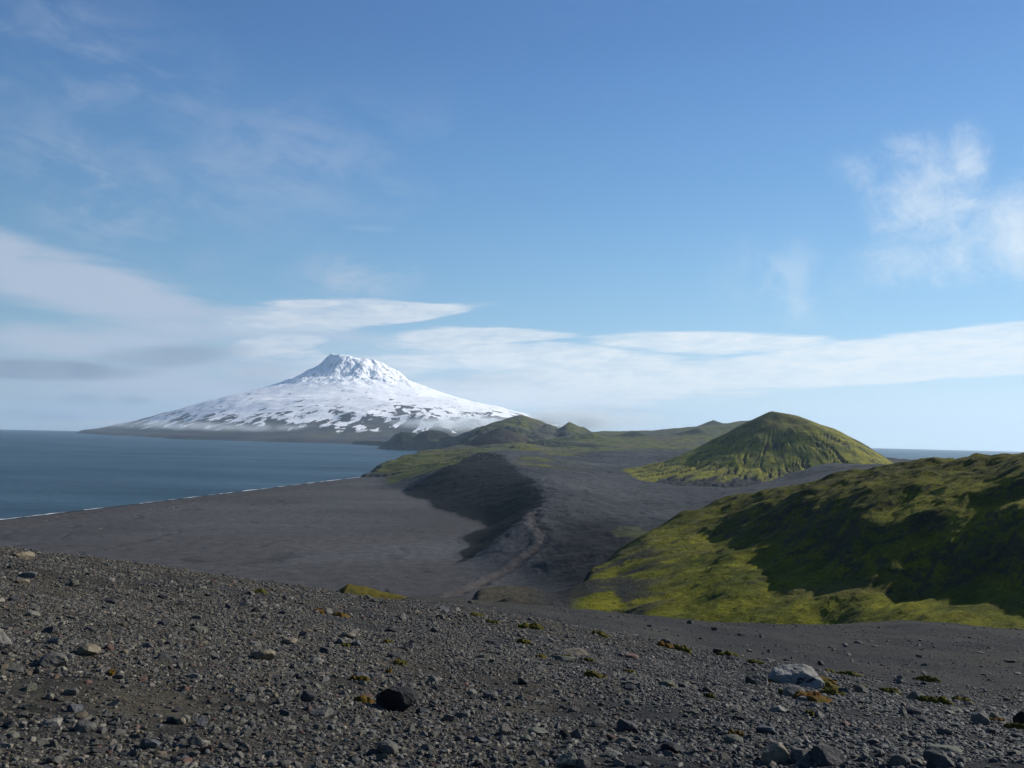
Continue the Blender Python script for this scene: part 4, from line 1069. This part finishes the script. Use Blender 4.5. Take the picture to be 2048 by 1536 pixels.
# surf along the beach
def build_surf():
    pts = [at_z(-150, 1058, 0)[:2], at_z(0, 1040, 0)[:2], at_z(250, 1011, 0)[:2], at_z(500, 981, 0)[:2], at_z(742, 952, 0)[:2]]
    V, Fc = [], []
    for k in range(len(pts) - 1):
        a = np.array(pts[k]); b = np.array(pts[k + 1]); L = np.linalg.norm(b - a); e = (b - a) / L; nrm = np.array([-e[1], e[0]])
        n = int(L / 6)
        for i in range(n):
            p = a + e * i * 6.0; q = a + e * (i + 1) * 6.0
            w = 1.0 + 13.0 * max(0.0, float(fbm(p[0] / 70, p[1] / 70, 4, 501)) + 0.16)
            if w < 1.6: continue
            o0 = 1.5 + 3.0 * float(fbm(p[0] / 50, p[1] / 50, 2, 505))
            w2 = 1.0 + 13.0 * max(0.0, float(fbm(q[0] / 70, q[1] / 70, 4, 501)) + 0.16); o1 = 1.5 + 3.0 * float(fbm(q[0] / 50, q[1] / 50, 2, 505))
            i0 = len(V)
            for c, oo in ((p, o0), (p, o0 + w), (q, o1 + w2), (q, o1)):
                u = c + nrm * oo; V.append((u[0], u[1], 0.35 - curv(np.hypot(*u))))
            Fc.append((i0, i0 + 1, i0 + 2, i0 + 3))
    m = bpy.data.materials.new('surf_foam'); m.use_nodes = True
    m.node_tree.nodes['Principled BSDF'].inputs['Base Color'].default_value = (.75, .78, .8, 1); m.node_tree.nodes['Principled BSDF'].inputs['Roughness'].default_value = 0.8
    raw_mesh('surf', np.array(V), np.array(Fc), 4, m, kind='stuff')
build_surf()
# driftwood on the black beach
def build_driftwood():
    m = rock_mat('weathered_wood', (.12, .112, .10), (.20, .185, .165))
    th = np.linspace(0, 2 * np.pi, 8, endpoint=False); xs = np.linspace(-0.5, 0.5, 9); V = []
    for i, x in enumerate(xs):
        rr = 0.055 * (1.1 - 0.5 * (x + .5)) * (1 + 0.5 * (i == 0)); bend = 0.05 * math.sin(x * 4)
        if i in (0, 8): pass
        V += [(x, bend + rr * math.cos(t), rr * math.sin(t) * 1.0) for t in th]
    V += [(-0.52, 0, 0), (0.52, 0.04, 0)]
    Fq = []
    for i in range(8):
        for k in range(8):
            a = i * 8 + k; b = i * 8 + (k + 1) % 8; Fq += [(a, b, b + 8), (a, b + 8, a + 8)]
    for k in range(8): Fq += [(72, (k + 1) % 8, k), (73, 64 + k, 64 + (k + 1) % 8)]
    r = np.random.RandomState(9); first = None
    for i in range(70):
        px = r.uniform(0, 420) if i < 55 else r.uniform(420, 760); sh = 1040 - px * 0.1185
        py = sh + 4 + r.gamma(2.0, 7.0) * (1 - px / 1100)
        x, y, z = at_z(px, py, 1.0)
        h = float(h_mid(np.array([x]), np.array([y]))[0][0])
        if first is None:
            o = first = raw_mesh('driftwood_log', np.array(V), np.array(Fq), 3, m, smooth=True)
        else:
            o = first.copy(); COL.objects.link(o)
        L = r.uniform(4, 11); o.scale = (L, L * r.uniform(1.0, 2.0), L)
        o.location = (x, y, h - curv(math.hypot(x, y)) + 0.05 * L); o.rotation_euler = (0, 0, 0.5 + r.normal() * 0.5)
        tagit(o, 'bleached driftwood log lying on the black beach near the surf', 'driftwood', 'driftwood logs on the black beach')
build_driftwood()
def build_sea_rock():
    x, y, z = at_z(852, 910, 0); v, f = rock_shape(77, 3, 8, 0.5, 0.8, 0.06)
    o = raw_mesh('sea_rock', v * np.array([22, 16, 9]), f, 3, RM['black']); o.location = (x, y, 1 - curv(math.hypot(x, y)))
    tagit(o, 'tiny dark rock standing alone in the sea off the headland', 'sea rock')
build_sea_rock()

# ---------------------------------------------------------------- low cloud and haze
def fog_bank(name, px, py, d, rx, ry, rz, dens, nscale, seed, label=None):
    x, y, z = at_d(px, py, d); z -= curv(d)
    bpy_me = bpy.data.meshes.new(name)
    import bmesh
    bm = bmesh.new(); bmesh.ops.create_icosphere(bm, subdivisions=3, radius=1.0); bm.to_mesh(bpy_me); bm.free()
    o = bpy.data.objects.new(name, bpy_me); COL.objects.link(o)
    o.location = (x, y, z); o.scale = (rx, ry, rz); o.rotation_euler = (0, 0, -math.atan2(x, y))
    m = bpy.data.materials.new(name); m.use_nodes = True
    T = NT(m.node_tree); T.n.clear(); out = T.n.new('ShaderNodeOutputMaterial'); v = T.n.new('ShaderNodeVolumePrincipled')
    v.inputs['Color'].default_value = (0.88, 0.95, 1.0, 1); v.inputs['Anisotropy'].default_value = 0.2
    tcn = T.n.new('ShaderNodeTexCoord'); p = tcn.outputs['Object']
    r = T.vm('LENGTH', p).outputs['Value']
    fall = T.smooth(r, 1.0, 0.1)
    q = T.vm('ADD', T.vm('MULTIPLY', p, (rx / rz * 0.4, ry / rz * 0.3, 1.0)).outputs[0], (seed, seed * 2.0, 0)).outputs[0]
    nz = T.smooth(T.noise(q, nscale, 5, 0.6).outputs[0], 0.38, 0.7)
    dn = T.m('MULTIPLY', T.m('MULTIPLY', fall, T.m('MULTIPLY_ADD', nz, 0.9, 0.1)), dens)
    T.l.new(dn, v.inputs['Density']); T.l.new(v.outputs[0], out.inputs['Volume'])
    bpy_me.materials.append(m); o['kind'] = 'stuff'
    return o
fog_bank('low_cloud', 975, 850, 11500, 1400, 900, 150, 0.0060, 0.9, 1)
fog_bank('low_cloud', 1170, 838, 11800, 1500, 900, 210, 0.0040, 0.9, 4)
fog_bank('low_cloud', 870, 848, 12600, 900, 700, 110, 0.0030, 1.1, 7)
fog_bank('low_cloud', 400, 852, 14500, 2800, 900, 110, 0.0020, 0.9, 11)
fog_bank('low_cloud', 650, 765, 21300, 1500, 700, 330, 0.0014, 0.9, 15)
def build_haze():
    zt = 2420.0; zb = -curv(85000) - 2.0
    import bmesh
    me = bpy.data.meshes.new('haze'); bm = bmesh.new(); bmesh.ops.create_cube(bm, size=1.0); bm.to_mesh(me); bm.free()
    o = bpy.data.objects.new('haze', me); COL.objects.link(o)
    o.scale = (180000, 180000, zt - zb); o.location = (0, 0, (zt + zb) / 2)
    m = bpy.data.materials.new('haze'); m.use_nodes = True
    T = NT(m.node_tree); T.n.clear(); out = T.n.new('ShaderNodeOutputMaterial'); v = T.n.new('ShaderNodeVolumePrincipled')
    v.inputs['Color'].default_value = (0.62, 0.82, 1.0, 1); v.inputs['Density'].default_value = 1.5e-5
    v.inputs['Anisotropy'].default_value = 0.25
    T.l.new(v.outputs[0], out.inputs['Volume'])
    me.materials.append(m); o['kind'] = 'stuff'
build_haze()
